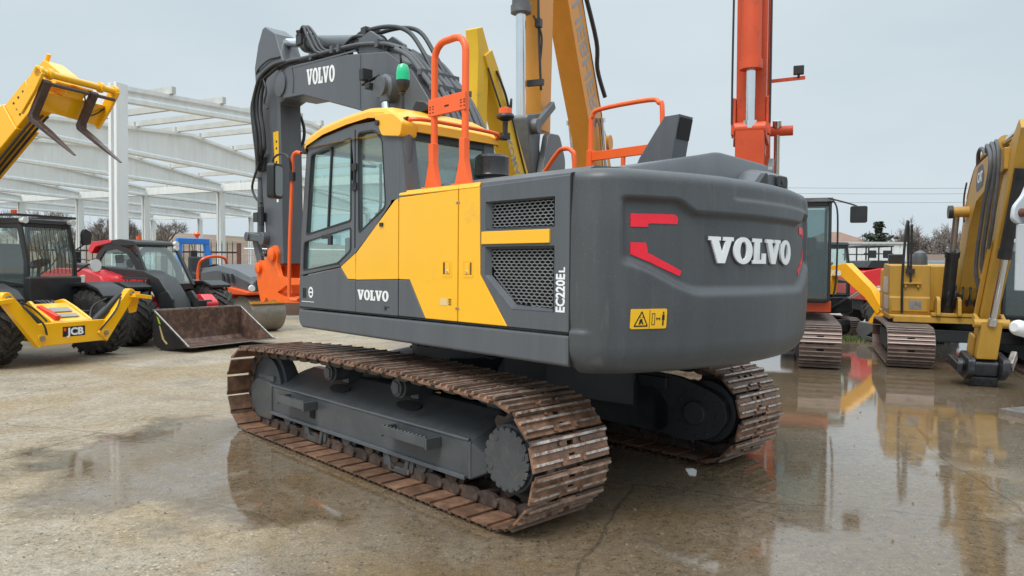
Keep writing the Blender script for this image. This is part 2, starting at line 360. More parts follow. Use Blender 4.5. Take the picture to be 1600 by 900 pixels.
    # the film itself: ripples, and the grit breaking through where it is thin
    rip = math('ADD', math('MULTIPLY', noise(6., 2., .5, .3), .14), math('MULTIPLY', hgt, math('MULTIPLY_ADD', wet, -.20))); 
    for n_ in nt.nodes:
        if n_.type == 'MATH' and n_.operation == 'MULTIPLY_ADD' and abs(n_.inputs[1].default_value+.20) < 1e-6: n_.inputs[2].default_value = .235
    bc = N(nt, 'Bump', Strength=.28, Distance=.012); L(rip, bc.inputs['Height']); L(bc.outputs[0], b.inputs['Coat Normal'])
    return m
GND = ground_material()
mb = MB(); mb.add([(-260, -60, 0), (260, -60, 0), (260, 46, 0), (-260, 46, 0)], [(0, 1, 2, 3)])
tag(mb.build('ground', GND), kind='structure')
def field_mat(name, c0, c1, c2):
    m, nt, b = nodes(name); tc = N(nt, 'TexCoord')
    n = N(nt, 'TexNoise', Scale=.09, Detail=8.0, Roughness=.7); nt.links.new(tc.outputs['Object'], n.inputs['Vector'])
    n2 = N(nt, 'TexNoise', Scale=2.2, Detail=6.0, Roughness=.8); nt.links.new(tc.outputs['Object'], n2.inputs['Vector'])
    mx = N(nt, 'Math', operation='MULTIPLY_ADD'); nt.links.new(n2.outputs['Fac'], mx.inputs[0]); mx.inputs[1].default_value = .5; nt.links.new(n.outputs['Fac'], mx.inputs[2])
    r = ramp(nt, mx.outputs[0], [(.58, c0), (.74, c1), (.92, c2)]); nt.links.new(r.outputs[0], b.inputs['Base Color']); b.inputs['Roughness'].default_value = .9
    bp = N(nt, 'Bump', Strength=.8, Distance=.3); nt.links.new(n2.outputs['Fac'], bp.inputs['Height']); nt.links.new(bp.outputs[0], b.inputs['Normal']); return m
FIELD = field_mat('winter_field', (.075, .085, .035), (.15, .115, .07), (.21, .155, .105))
HILLM = field_mat('brown_hillside', (.10, .095, .05), (.185, .13, .095), (.24, .17, .13))
mb = MB(); mb.add([(-1500, 46, -.004), (1500, 46, -.004), (1500, 1600, -.004), (-1500, 1600, -.004)], [(0, 1, 2, 3)])
tag(mb.build('field', FIELD), kind='structure')
rows = []
for i in range(26):
    y = 88+i*9; row = []
    for k in range(70):
        x = -260+k*4.6
        s = min(1, i/9); h = (7.6+1.6*PN(V((x*.018, 3.1, 0)))+ (-x-60)*.012)*(s*s*(3-2*s))
        h *= max(0, min(1, (26-x)/80)); h += .5*PN(V((x*.09, y*.09, 1)))*s
        row.append((x, y, h-.15))
    rows.append(row)
tag(MB().grid(rows).build('hill', HILLM, ang=80), kind='structure')
# grass verge along the fence, and the tuft between the tracked machines
GRS = paint('grass_blades', (.075, .105, .03), .7, var=.4, scale=6)
def grass(name, label, pts, n, h):
    mb = MB()
    for i in range(n):
        (x0, y0), (x1, y1), w = pts; t = random.random(); x = x0+(x1-x0)*t+random.uniform(-w, w); y = y0+(y1-y0)*t+random.uniform(-w, w)
        a = random.random()*6.28; l = h*random.uniform(.4, 1.2); dx, dy = cos(a)*.012, sin(a)*.012; lx, ly = random.uniform(-.5, .5)*l, random.uniform(-.5, .5)*l
        mb.add([(x-dx, y-dy, 0), (x+dx, y+dy, 0), (x+lx, y+ly, l)], [(0, 1, 2)])
    return tag(mb.build(name, GRS), label, 'grass', kind='stuff')
grass('grass_verge', 'rough grass along the foot of the mesh fence', ((-14, 20.6), (-4, 24.0), .35), 3500, .16)
grass('grass_patch', 'low green grass strip between the tracked machines', ((6.6, 17.6), (9.6, 17.2), .55), 2600, .10)
# loose grit on the slab
STN = paint('stone_chips', (.16, .135, .105), .8, var=.5, scale=40)
mb = MB()
for i in range(1300):
    y = 2.0+8*random.random()**1.4; x = random.uniform(-.78, .8)*y
    s = random.uniform(.003, .009)*(2.0 if random.random() < .05 else 1); a = random.random()*3
    mb.add([(x+s*cos(a), y+s*sin(a), 0), (x-s*.8*sin(a), y+s*.7*cos(a), 0), (x-s*cos(a), y-s*sin(a), 0), (x+s*.6*sin(a), y-s*.8*cos(a), 0), (x, y, s*1.1)], [(0, 1, 4), (1, 2, 4), (2, 3, 4), (3, 0, 4)])
tag(mb.build('grit', STN, ang=10), 'loose stone chips scattered over the wet concrete', 'grit', kind='stuff')
# kerb under the fence
KERB = paint('kerb_concrete', (.40, .39, .35), .8, var=.15, scale=3, bump=.1)
mb = MB(); mb.obox((-16, 19.3, .05), (-2, 23.6, .05), .14, .12)
tag(mb.build('kerb', KERB, bevel=.01), kind='structure')
# ------------------------------------------------------------------ precast frame building
def lerp(a, b, t): return tuple(a[i]+(b[i]-a[i])*t for i in range(len(a)))
bay = V((-6.95, 3.5)); A0 = V((-12.37, 23.0)); span = V((6.07, 20.7))
bld = thing('frame_building', 'unfinished white precast concrete frame building without roof or walls', 'building', (A0.x, A0.y, 0))
ud = span.normalized(); vd = bay.normalized()
def BP(i, s, z): p = bay*i+span*s; return V((p.x, p.y, z))
EH = 6.6
def column(p, h, w=.42, d=.34):
    mb = MB(); a = V((*ud, 0)); b = V((*vd, 0)); q = []
    # H-shaped precast section
    prof = [(-w/2, -d/2), (w/2, -d/2), (w/2, -d/6), (w/6, -d/10), (w/6, d/10), (w/2, d/6), (w/2, d/2), (-w/2, d/2), (-w/2, d/6), (-w/6, d/10), (-w/6, -d/10), (-w/2, -d/6)]
    n = len(prof)
    vv = [p+a*x+b*y for x, y in prof]+[p+a*x+b*y+V((0, 0, h)) for x, y in prof]
    mb.add(vv, [tuple(range(n)), tuple(range(2*n-1, n-1, -1))]+[(i, (i+1) % n, (i+1) % n+n, i+n) for i in range(n)])
    part('column', mb, CONC, bld, .01)
def rafter(i, s0, gable):
    mb = MB(); b = V((*vd, 0)); K = 10; rows_t, rows_b = [], []
    def sec(t):
        top = 7.2+.95*(1-abs(2*t-1)); bot = (top-.5) if gable else EH-.02
        return top, bot
    W = .30 if gable else .40; fl = .13
    vv = []; prof = lambda top, bot: [(-W/2, bot), (-W/2, bot+fl), (-.07, bot+fl+.08), (-.07, top-fl-.06), (-W/2, top-fl), (-W/2, top), (W/2, top), (W/2, top-fl), (.07, top-fl-.06), (.07, bot+fl+.08), (W/2, bot+fl), (W/2, bot)]
    for k in range(K+1):
        t = .005+.99*k/K; top, bot = sec(t); c = BP(i, s0+t, 0)
        vv.append([c+b*x+V((0, 0, z)) for x, z in prof(top, bot)])
    mb.grid(vv, closed=True); n = 12
    mb.add(vv[0], [tuple(range(n))]); mb.add(vv[-1], [tuple(range(n))])
    part('rafter', mb, CONC, bld)
NB = 6
for i in range(NB+1):
    for s in (0, 1, 2):
        column(BP(i, s, 0), 7.25 if (i == 0 and s == 0) else (7.15 if i == 0 else EH-.04), .46 if s == 0 else .5, .40)
    rafter(i, 0, i == 0); rafter(i, 1, i == 0)
for s in (0, 1, 2):                                   # eaves beams
    for i in range(NB):
        mb = MB(); c0, c1 = BP(i+.03, s, EH+.28), BP(i+.97, s, EH+.28)
        mb.obox(c0, c1, .22, .5); part('eaves_beam', mb, CONC, bld, .01)
for i in range(NB):                                   # roof purlins between the frames
    for s0 in (0, 1):
        for t in (.1, .22, .34, .46, .54, .66, .78, .9):
            z = 7.2+.95*(1-abs(2*t-1))
            mb = MB(); o = .0 if i else -.035
            mb.obox(BP(i+o, s0+t, z+.13), BP(i+.98, s0+t, z+.13), .16, .24); part('purlin', mb, CONCP, bld)
# ------------------------------------------------------------------ fences
IRON = paint('dark_iron', (.035, .025, .022), .6, var=.3, scale=5, dirt=(.10, .05, .03), dirt_amt=.15)
RPOST = paint('rusty_post', (.12, .05, .03), .7, var=.3, scale=6)
GALV = paint('galvanised_wire', (.32, .34, .34), .45, metal=.6, var=.15)
fa, fb = V((-15.0, 19.65, 0)), V((-8.13, 21.75, 0))
fn = thing('iron_railing', 'dark iron railing fence with spiked bars behind the telehandlers', 'fence', fa)
dv = fb-fa; L_ = dv.length; d_ = dv.normalized()
mb = MB(); mb.obox((0, 0, 2.0), dv+V((0, 0, 2.0)), .04, .05); mb.obox((0, 0, .35), dv+V((0, 0, .35)), .04, .05); part('rail', mb, IRON, fn)
nb = int(L_/.148); mb = MB()
for i in range(nb):
    p = d_*(i*.148+.05); mb.cyl(p+V((0, 0, .12)), p+V((0, 0, 2.22)), .013, n=6); mb.cyl(p+V((0, 0, 2.22)), p+V((0, 0, 2.36)), .016, .001, n=6)
part('bars', mb, IRON, fn)
for t in (.0, .36, .72, 1.0):
    mb = MB(); p = dv*t; mb.obox(p, p+V((0, 0, 2.28)), .10, .10); part('post', mb, RPOST if t == 1 else IRON, fn)
ga, gb = V((-8.0, 21.8, 0)), V((-2.6, 23.4, 0))
fm = thing('mesh_fence', 'light wire mesh fence on a low brown wall right of the railing', 'fence', ga)
dv = gb-ga; d_ = dv.normalized(); L_ = dv.length
mb = MB()
for i in range(int(L_/.12)): p = d_*(i*.12); mb.cyl(p+V((0, 0, .75)), p+V((0, 0, 2.12)), .004, n=4)
for i in range(8): z = .78+i*.19; mb.cyl(V((0, 0, z)), dv+V((0, 0, z)), .005, n=4)
part('mesh_panel', mb, GALV, fm)
mb = MB(); mb.cyl((0, 0, 2.12), dv+V((0, 0, 2.12)), .022, n=8); part('top_rail', mb, WHT, fm)
for t in (.3, .65, 1):
    mb = MB(); mb.cyl(dv*t, dv*t+V((0, 0, 2.15)), .03, n=8); part('post', mb, GALV, fm)
WALLB = paint('brown_boarding', (.13, .085, .065), .8, var=.25, scale=3, bump=.1)
mb = MB(); mb.obox(V((0, 0, .37)), dv+V((0, 0, .37)), .12, .72); part('low_wall', mb, WALLB, fm, .01)
# ------------------------------------------------------------------ trees
BARK = paint('bark', (.085, .07, .058), .9, var=.3, scale=4)
TWIG = paint('bare_twigs', (.21, .175, .155), .9, var=.3, scale=1.5)
NEED = paint('conifer_needles', (.05, .062, .045), .9, var=.5, scale=1.2)
def bare_tree(x, y, h, label, group, seed, z0=0, spread=.8, dens=1.0, name='bare_tree'):
    rnd = random.Random(seed); t = thing(name, label, 'tree', (x, y, z0), 0, group); tr = MB(); tw = MB()
    def limb(p, d, l, r, lev):
        q = p+d*l; mid_ = p+d*l*.5+V((rnd.uniform(-.06, .06)*l, rnd.uniform(-.06, .06)*l, 0))
        if lev < 2: tr.cyl(p, mid_, r, r*.82, n=6, cap=False); tr.cyl(mid_, q, r*.82, r*.62, n=6, cap=False)
        else: tw.cyl(p, q, max(r, .026), max(r*.45, .016), n=3, cap=False)
        if lev >= 4: return
        k = int((5, 5, 5, 5)[lev]*dens+rnd.random())
        for j in range(k):
            f = rnd.uniform(.35, 1.0) if lev else rnd.uniform(.45, 1)
            a = rnd.random()*6.28; tilt = rnd.uniform(.35, .95)*spread
            u = d.orthogonal().normalized(); w = d.cross(u)
            nd_ = (d*cos(tilt)+(u*cos(a)+w*sin(a))*sin(tilt)+V((0, 0, .14))).normalized()
            limb(p+(q-p)*f, nd_, l*rnd.uniform(.5, .75), r*.5, lev+1)
    limb(V((0, 0, -.2)), V((rnd.uniform(-.06, .06), 0, 1)).normalized(), h*.36, h*.024, 0)
    part('trunk', tr, BARK, t, ang=60); part('crown', tw, TWIG, t, ang=60); return t
def leafy(x, y, h, w, label, group, seed, conifer=False, z0=0, trunk=.15):
    rnd = random.Random(seed); t = thing('conifer_tree' if conifer else 'bushy_tree', label, 'tree', (x, y, z0), 0, group)
    tr = MB(); tr.cyl((0, 0, -.2), (0, 0, h*.92), h*.02+.03, .02, n=7); cr = MB()
    for i in range(1500):
        f = rnd.random()
        if conifer:
            tier = rnd.randrange(9); z = h*(trunk+(1-trunk)*tier/9)+rnd.uniform(-.1, .25)*h*.09; rad = w*(1-tier/9.6)*sqrt(rnd.random())*rnd.uniform(.5, 1.25)*(.7+.5*sin(tier*2.3+rnd.random())); z += rnd.uniform(-.25, .25)-rad*.10
        else:
            z = h*(trunk+(1-trunk)*f); rad = w*sin(pi*min(1, .15+f*.83))*sqrt(rnd.random())
        a = rnd.random()*6.28; p = V((rad*cos(a), rad*sin(a), z))
        if not conifer and PN(p*.9/w*2+V((seed, 0, 0))) < -.16: continue
        s = rnd.uniform(.03, .07)*h*(1 if not conifer else .8); u = V((rnd.uniform(-1, 1), rnd.uniform(-1, 1), rnd.uniform(-.5, .5))).normalized()*s; vv = V((rnd.uniform(-1, 1), rnd.uniform(-1, 1), rnd.uniform(-1, 1))).normalized()*s*.5
        cr.add([p-u, p+vv, p+u, p-vv], [(0, 1, 2, 3)])
    part('trunk', tr, BARK, t, ang=60); part('crown', cr, NEED, t, ang=10); return t
GT = 'bare trees on the hillside behind the frame building'
def hz(x, y): return 0
LT = ['bare winter tree on the hill at the far left edge', 'bare winter tree seen through the frame above the yellow cab', 'bare twiggy tree just left of the tall corner column', 'broad bare tree right of the tall corner column',
      'small bare tree on the slope between the white columns', 'thin bare tree seen beside the dark boom arm', 'low bare thicket tree left of the corner column base']
for k, (px, d, h, z) in enumerate([(34, 96, 10.6, .6), (92, 92, 11.2, .4), (158, 98, 10.2, .6), (212, 90, 9.6, .2), (254, 97, 10.0, .6), (418, 102, 8.0, .8), (70, 90, 9.0, .2)]):
    bare_tree((px-800)/1141.6*d, d, h, LT[k], GT, 11+k, z, .9, 1.15)
GT2 = 'trees behind the white warehouse'
leafy(39.0, 78, 7.0, 3.6, 'dark spreading cedar above the white warehouse roof', GT2, 5, True, trunk=.25)
for k, (px, d, h, lb) in enumerate([(1432, 84, 9.6, 'bare grey tree right of the white warehouse'), (1460, 88, 9.2, 'bare grey tree behind the yellow excavator mast'), (1400, 95, 9.0, 'hazy bare tree rising behind the warehouse roof edge'), (1345, 80, 7.0, 'low bare tree left of the dark cedar'), (1480, 82, 8.0, 'bare bush beside the brown shed far right')]):
    bare_tree((px-800)/1141.6*d, d, h, lb, GT2, 31+k, 0, 1.0, 1.2)
# ------------------------------------------------------------------ far buildings and power lines at the right
WPAN = paint('white_sheet_cladding', (.66, .68, .68), .55, var=.04)
wh = thing('warehouse', 'long low white clad warehouse far behind the yellow machines', 'building', (24.6, 60, 0), R(-4))
mb = MB()
x = 0
while x < 7.4: mb.box(x, x+.40, -.0, 8, 0, 3.75); mb.box(x+.40, x+.5, .04, 8, 0, 3.74); x += .5
part('wall', mb, WPAN, wh)
mb = MB(); mb.box(-.1, 7.6, -.12, 8.1, 3.76, 3.92); part('roof', mb, CONCP, wh)
TILE = paint('terracotta_tiles', (.22, .13, .10), .8, var=.2, scale=2)
ho = thing('house', 'distant house with a low tiled roof beside the cedar', 'house', (38.5, 84, 0))
mb = MB(); mb.box(-3.4, 2.6, 0, 7, 0, 4.6); part('wall', mb, CONCP, ho)
mb = MB(); mb.add([(-3.9, -.5, 4.6), (3.1, -.5, 4.6), (3.1, 7.5, 4.6), (-3.9, 7.5, 4.6), (-1, 3.5, 6.1), (.6, 3.5, 6.1)], [(0, 1, 5, 4), (1, 2, 5), (2, 3, 4, 5), (3, 0, 4), (3, 2, 1, 0)]); part('roof', mb, TILE, ho)
sh = thing('shed', 'small dark brown shed roof behind the yellow excavator boom', 'shed', (41.5, 74, 0))
mb = MB(); mb.box(-1.5, 7, 0, 5, 0, 2.4); part('wall', mb, WALLB, sh)
mb = MB(); mb.add([(-1.9, -.4, 2.4), (7.4, -.4, 2.4), (7.4, 5.4, 2.4), (-1.9, 5.4, 2.4), (-1.9, 2.5, 3.3), (7.4, 2.5, 3.3)], [(0, 1, 5, 4), (2, 3, 4, 5), (0, 4, 3), (1, 2, 5), (3, 2, 1, 0)]); part('roof', mb, WALLB, sh)
WIRE = paint('wire', (.16, .17, .18), .5, var=.1)
pl = thing('power_line', 'three thin power lines crossing the sky at the right', 'power line', (20, 70, 0))
for k, z in enumerate((9.5, 9.0, 8.2)):
    mb = MB(); mb.tube([(-22+i*8.2, (i-5)*.4+k*.3, z-.7*(1-((i-5)/5)**2)+i*.13) for i in range(11)], .018, 4, 2); part('cable', mb, WIRE, pl)
for xx in (-22.2, 60.2):
    mb = MB(); mb.cyl((xx, -2 if xx < 0 else 2, 0), (xx, -2 if xx < 0 else 2, 10.9), .14, .10, n=8); mb.box(xx-.06, xx+.06, -3 if xx < 0 else 1, -1 if xx < 0 else 3, 9.6, 9.7); part('pole', mb, BARK, pl)
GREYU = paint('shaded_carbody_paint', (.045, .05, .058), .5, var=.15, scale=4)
# ================================================================== main excavator (x forward, y left, z up)
EX = thing('crawler_excavator', 'large dark grey and yellow crawler excavator on rusty tracks in the foreground', 'excavator', (-.28, 6.97, 0), R(133.51))
G_, SW, ZC, TL, RB = 1.195, .35, .43, 3.66, .395
NS = 49
def loop_point(u, TLh=TL/2, r=RB, zc=ZC, arch=.055):
    """u in 0..1 round the track loop -> (x, z, tangent angle)"""
    LL = 2*2*TLh+2*pi*r; d = (u % 1)*LL
    if d < 2*TLh: return (-TLh+d, zc-r, 0.)                                   # ground run, moving forward
    d -= 2*TLh
    if d < pi*r: a = d/r; return (TLh+r*sin(a), zc-r*cos(a), a)
    d -= pi*r
    if d < 2*TLh:
        t = d/(2*TLh); return (TLh-d, zc+r+arch*4*t*(1-t), pi-atan2(arch*4*(1-2*t), 2*TLh))
    d -= 2*TLh; a = pi+d/r; return (-TLh+r*sin(a), zc-r*cos(a), a)
def shoe_mesh():
    mb = MB(); t0, t1 = -.085, .085; w = SW
    # plate with two mud slots in the middle
    for a, b in ((-w, -.075), (.075, w)): mb.box(-.068, t1, a, b, -.008, .008); mb.box(-.104, -.066, a, b, .008, .019, 2)
    mb.box(t0, t1, -.075, -.028, -.006, .008); mb.box(t0, t1, .028, .075, -.006, .008)
    for a, b in ((t0, -.062), (-.030, .018), (.05, t1)): mb.box(a, b, -.028, .028, -.0055, .0075)
    for tg, hh in ((-.083, .034), (-.020, .026), (.045, .026)):                # grouser bars
        segs = ((-w, w),) if tg < -.05 else ((-w, -.1), (-.06, .06), (.1, w)) if tg > 0 else ((-w, w),)
        for a, b in segs:
            a1 = a+(.012 if a == -w else .008); b1 = b-(.012 if b == w else .008)
            mb.add([(tg-.014, a, .007), (tg+.014, a, .007), (tg+.014, b, .007), (tg-.014, b, .007)]+[(tg-.008, a1, hh), (tg+.008, a1, hh), (tg+.008, b1, hh), (tg-.008, b1, hh)],
                   [(3, 2, 1, 0), (0, 1, 5, 4), (1, 2, 6, 5), (2, 3, 7, 6), (3, 0, 4, 7)], 0)
            mb.add([(tg-.0082, a1, hh+.0005), (tg+.0082, a1, hh+.0005), (tg+.0082, b1, hh+.0005), (tg-.0082, b1, hh+.0005)], [(0, 1, 2, 3)], 1)
    for y in (-.098, .098):                                                     # bolts and chain links
        for t in (-.052, .068): mb.cyl((t, y, .008), (t, y, .022), .014, n=6, mi=0)
        s = -1 if y < 0 else 1
        mb.plate(roundpoly([(-.10, -.012), (.075, -.012), (.105, -.03), (.105, -.085), (.05, -.10), (-.06, -.10), (-.115, -.07)], .02, 2), 1, y-.018, y+.018, mi=2)
    mb.cyl((.095, -.14, -.055), (.095, .14, -.055), .026, n=10, mi=2)
    return mb.mesh('track_shoe', [RUST, RUST2, RUSTD], 35)
SHOE = shoe_mesh()
for side in (1, -1):
    for k in range(NS):
        x, z, a = loop_point((k+.37)/NS)
        o = bpy.data.objects.new('track_shoe', SHOE); COL.objects.link(o); o.parent = EX
        # outward normal: on ground run it points down
        m = MX.Rotation(-a, 4, 'Y') @ MX.Rotation(pi, 4, 'X')
        m.translation = (x, side*G_, z)
        o.rotation_euler = m.to_euler(); o.location = (x, side*G_, z)
def both(f):
    for s in (1, -1): f(s)
def side_frame(s):
    yo, yi = 1.33*s, 1.02*s; mb = MB()
    secs = []
    for x, zb, zm, zt, yy in ((1.66, .20, .46, .60, 1.33), (1.45, .19, .47, .66, 1.33), (-1.33, .19, .465, .635, 1.33), (-1.40, .19, .455, .60, 1.33), (-1.50, .24, .36, .48, 1.26)):
        secs.append([(x, s*yy, zb), (x, s*yy, zm), (x, s*.985, zt-.015), (x, s*.90, zt-.01), (x, s*.90, zb)])
    mb.grid(secs, closed=True); n = 5
    mb.add(secs[0], [tuple(range(5))]); mb.add(secs[-1], [tuple(range(5))])
    sf = part('track_frame', mb, GREYD, EX, .016, ang=15)
    mb = MB(); mb.box(-1.36, 1.64, min(s*1.33, s*1.352), max(s*1.33, s*1.352), .185, .215); mb.box(-1.38, 1.64, min(s*1.31, s*1.336), max(s*1.31, s*1.336), .458, .480)
    part('weld_flange', mb, GREY, sf, .004)
    mb = MB(); mb.cyl((-1.39, s*1.326, .468), (1.655, s*1.326, .468), .013, n=10); mb.cyl((-1.398, s*1.325, .20), (-1.398, s*1.325, .46), .011, n=8); part('edge_highlight', mb, GREY, sf)  # lighter grey tubes painting a highlight along the frame's upper and rear edges
    mb = MB(); mb.plate(roundpoly([(-1.15, .22), (-1.15, .74), (-1.62, .72), (-2.02, .60), (-2.10, .42), (-1.98, .24), (-1.7, .16)], .08), 1, min(s*.90, s*.96), max(s*.90, s*.96))
    for i in range(12): a = 2*pi*i/12; mb.cyl((-1.80+.20*cos(a), s*.90, ZC+.20*sin(a)), (-1.80+.20*cos(a), s*.885, ZC+.20*sin(a)), .014, n=6)
    mb.cyl((-1.80, s*.90, ZC), (-1.80, s*.84, ZC), .10, n=20); mb.box(-1.5, -1.2, min(s*.86, s*.90), max(s*.86, s*.90), .60, .70); part('inner_frame_plate', mb, GREYU, EX, .008)
    for xx in (.63, -.44):                                                      # mud openings in the sloping top
        p = V((xx, s*1.165, .5545)); nrm = V((0, s*.465, .885)); u = V((1, 0, 0)); w = nrm.cross(u)
        mb = MB(); q = []
        for i in range(18):
            a = 2*pi*i/18; q.append(p+nrm*.004+u*.155*(abs(cos(a))**.75)*(1 if cos(a) > 0 else -1)+w*.052*sin(a))
        mb.add(q+[v+nrm*-.01 for v in q], [tuple(range(18))]+[(i, (i+1) % 18, (i+1) % 18+18, i+18) for i in range(18)])
        part('mud_opening', mb, BLKM, sf)
    for xa, xb in ((1.26, .75), (-.50, -1.07)):                                 # boarding steps
        mb = MB(); ya, yb = s*1.335, s*1.47
        mb.box(xb, xa, min(yb, yb-s*.02), max(yb, yb-s*.02), .375, .445)
        for q in (xa, xb): mb.box(q-.012, q+.012, min(ya, yb), max(ya, yb), .36, .44)
        mb.box(xb, xa, min(ya, yb), max(ya, yb), .372, .384)
        for i in range(12): xx = xb+(xa-xb)*(i+.5)/12; mb.cyl((xx, yb-s*.012, .445), (xx, yb-s*.012, .455), .014, .009, n=6)
        part('step', mb, GREYD, EX, .004)
    mb = MB(); mb.box(.79, .87, min(s*1.333, s*1.338), max(s*1.333, s*1.338), .27, .35); part('grease_opening', mb, BLKM, sf)
    # idler with its cover
    mb = MB(); mb.lathe((1.83, s*G_, ZC), (0, 1, 0), [(.10, -.14), (.30, -.10), (.30, -.06), (.345, -.055), (.345, .055), (.30, .06), (.30, .10), (.10, .14)], 32); part('idler_wheel', mb, GREYU, EX)
    mb = MB(); mb.plate(roundpoly([(1.64, .49), (1.98, .51), (2.12, .42), (2.10, .22), (1.95, .12), (1.64, .12)], .05), 1, min(s*1.30, s*1.345), max(s*1.30, s*1.345))
    mb.plate([(1.62, .50), (1.96, .52), (1.96, .555), (1.62, .56)], 1, min(s*1.08, s*1.335), max(s*1.08, s*1.335))
    mb.cyl((1.80, s*1.05, .45), (1.80, s*1.29, .45), .20, n=24)
    part('idler_cover', mb, GREYD, EX, .012)
    # sprocket and travel motor cap
    mb = MB(); q = []
    for i in range(44):
        a = 2*pi*i/44; r = .355 if i % 4 in (0, 1) else .30; q.append((-1.83+r*cos(a), ZC+r*sin(a)))
    mb.plate(q, 1, min(s*1.165, s*1.225), max(s*1.165, s*1.225)); part('sprocket', mb, RUSTD, EX, .006)
    mb = MB(); mb.lathe((-1.83, s*1.0, ZC), (0, s, 0), [(.20, .0), (.27, .02), (.27, .23), (.235, .26), (.225, .36)], 40)
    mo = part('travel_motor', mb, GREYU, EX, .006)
    mb = MB(); q = []
    for i in range(120):
        a = 2*pi*i/120; q.append((-1.83+(.209 if i % 6 < 4 else .188)*cos(a), ZC+(.209 if i % 6 < 4 else .188)*sin(a)))
    mb.plate(q, 1, min(s*1.36, s*1.392), max(s*1.36, s*1.392))
    for i in range(20): a = 2*pi*(i+.9)/20; mb.cyl((-1.83+.196*cos(a), s*1.37, ZC+.196*sin(a)), (-1.83+.196*cos(a), s*1.388, ZC+.196*sin(a)), .010, n=6)
    for a in (2.2, 3.6, .3): mb.cyl((-1.83-.16*cos(a)*s, s*1.39, ZC+.16*sin(a)), (-1.83-.16*cos(a)*s, s*1.397, ZC+.16*sin(a)), .022, n=16); mb.cyl((-1.83-.16*cos(a)*s, s*1.39, ZC+.16*sin(a)), (-1.83-.16*cos(a)*s, s*1.40, ZC+.16*sin(a)), .009, n=6)
    part('motor_cap', mb, GREYD, mo, .003)
    # bottom rollers, carrier rollers, guards
    for i in range(8):
        x = 1.36-i*.362
        mb = MB(); mb.lathe((x, s*G_, .185), (0, s, 0), [(.05, -.12), (.115, -.115), (.115, -.085), (.092, -.08), (.092, .06), (.115, .065), (.115, .09), (.07, .095), (.07, .12), (.045, .125)], 20); part('track_roller', mb, RUSTD if i % 3 else GREYD, EX)
    for x in (.64, -.43):
        mb = MB(); mb.lathe((x, s*G_, .705), (0, s, 0), [(.05, -.10), (.075, -.10), (.075, .02), (.085, .03), (.085, .05), (.07, .055), (.07, .085), (.055, .09)], 20)
        mb.lathe((x, s*(G_+.088), .705), (0, s, 0), [(.05, 0), (.05, .012), (.02, .014)], 12)
        for i in range(5): a = 2*pi*i/5; mb.cyl((x+.052*cos(a), s*(G_+.088), .705+.052*sin(a)), (x+.052*cos(a), s*(G_+.1), .705+.052*sin(a)), .008, n=6)
        mb.box(x-.05, x+.05, min(s*.95, s*1.1), max(s*.95, s*1.1), .60, .72); part('carrier_roller', mb, GREYD, EX)
    for x in (.80, -.52):
        mb = MB(); y0, y1 = min(s*1.29, s*1.335), max(s*1.29, s*1.335)
        mb.plate([(x-.17, .20), (x-.12, .055), (x+.12, .055), (x+.17, .20), (x+.12, .20), (x+.085, .10), (x-.085, .10), (x-.12, .20)], 1, y0, y1)
        mb.plate([(x-.22, .20), (x-.19, .08), (x-.15, .08), (x-.15, .2)], 1, y0-.02, y1-.01); mb.plate([(x+.22, .20), (x+.19, .08), (x+.15, .08), (x+.15, .2)], 1, y0-.02, y1-.01)
        part('track_guard', mb, GREYD, EX, .006)
both(side_frame)
mb = MB()
for sx in (1, -1):
    for sy in (1, -1):
        a = [(sx*.25, sy*.15, .50), (sx*.60, sy*.02, .50), (sx*.60, sy*.02, .93), (sx*.25, sy*.15, .93)]
        mb.grid([[(sx*.05, sy*.40, .52), (sx*.55, sy*.20, .52), (sx*.55, sy*.20, .92), (sx*.05, sy*.40, .92)],
                 [(sx*.62, sy*.98, .38), (sx*1.15, sy*.94, .38), (sx*1.15, sy*.94, .72), (sx*.62, sy*.98, .78)]], closed=True)
mb.box(-.6, .6, -.42, .42, .5, .9)
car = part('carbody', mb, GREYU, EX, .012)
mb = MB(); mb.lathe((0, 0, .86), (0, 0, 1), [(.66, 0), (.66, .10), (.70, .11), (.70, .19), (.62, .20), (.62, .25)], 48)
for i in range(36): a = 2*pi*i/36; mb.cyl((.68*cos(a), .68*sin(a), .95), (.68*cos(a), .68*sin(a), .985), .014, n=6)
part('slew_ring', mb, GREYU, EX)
mb = MB(); mb.box(-.975, -.97, -.80, -.74, .62, .69); part('serial_plate', mb, CONCP, car)
# ---------------------------------------------------------------- revolving deck
mb = MB(); q = [(1.07, 1.265), (1.07, 1.17), (1.055, 1.125), (1.0, 1.093), (-2.33, 1.075), (-2.33, 1.275)]
mb.plate(q, 1, 1.20, 1.352); part('side_skirt', mb, GREY, EX, .025)
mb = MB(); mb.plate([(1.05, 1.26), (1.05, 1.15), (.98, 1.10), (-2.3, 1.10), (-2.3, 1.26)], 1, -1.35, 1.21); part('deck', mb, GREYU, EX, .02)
mb = MB(); mb.box(-2.335, -1.0, -1.35, -.45, 1.26, 2.22); mb.box(-1.0, 1.0, -1.35, -.5, 1.26, 2.1); part('right_housing', mb, GREY, EX, .03)
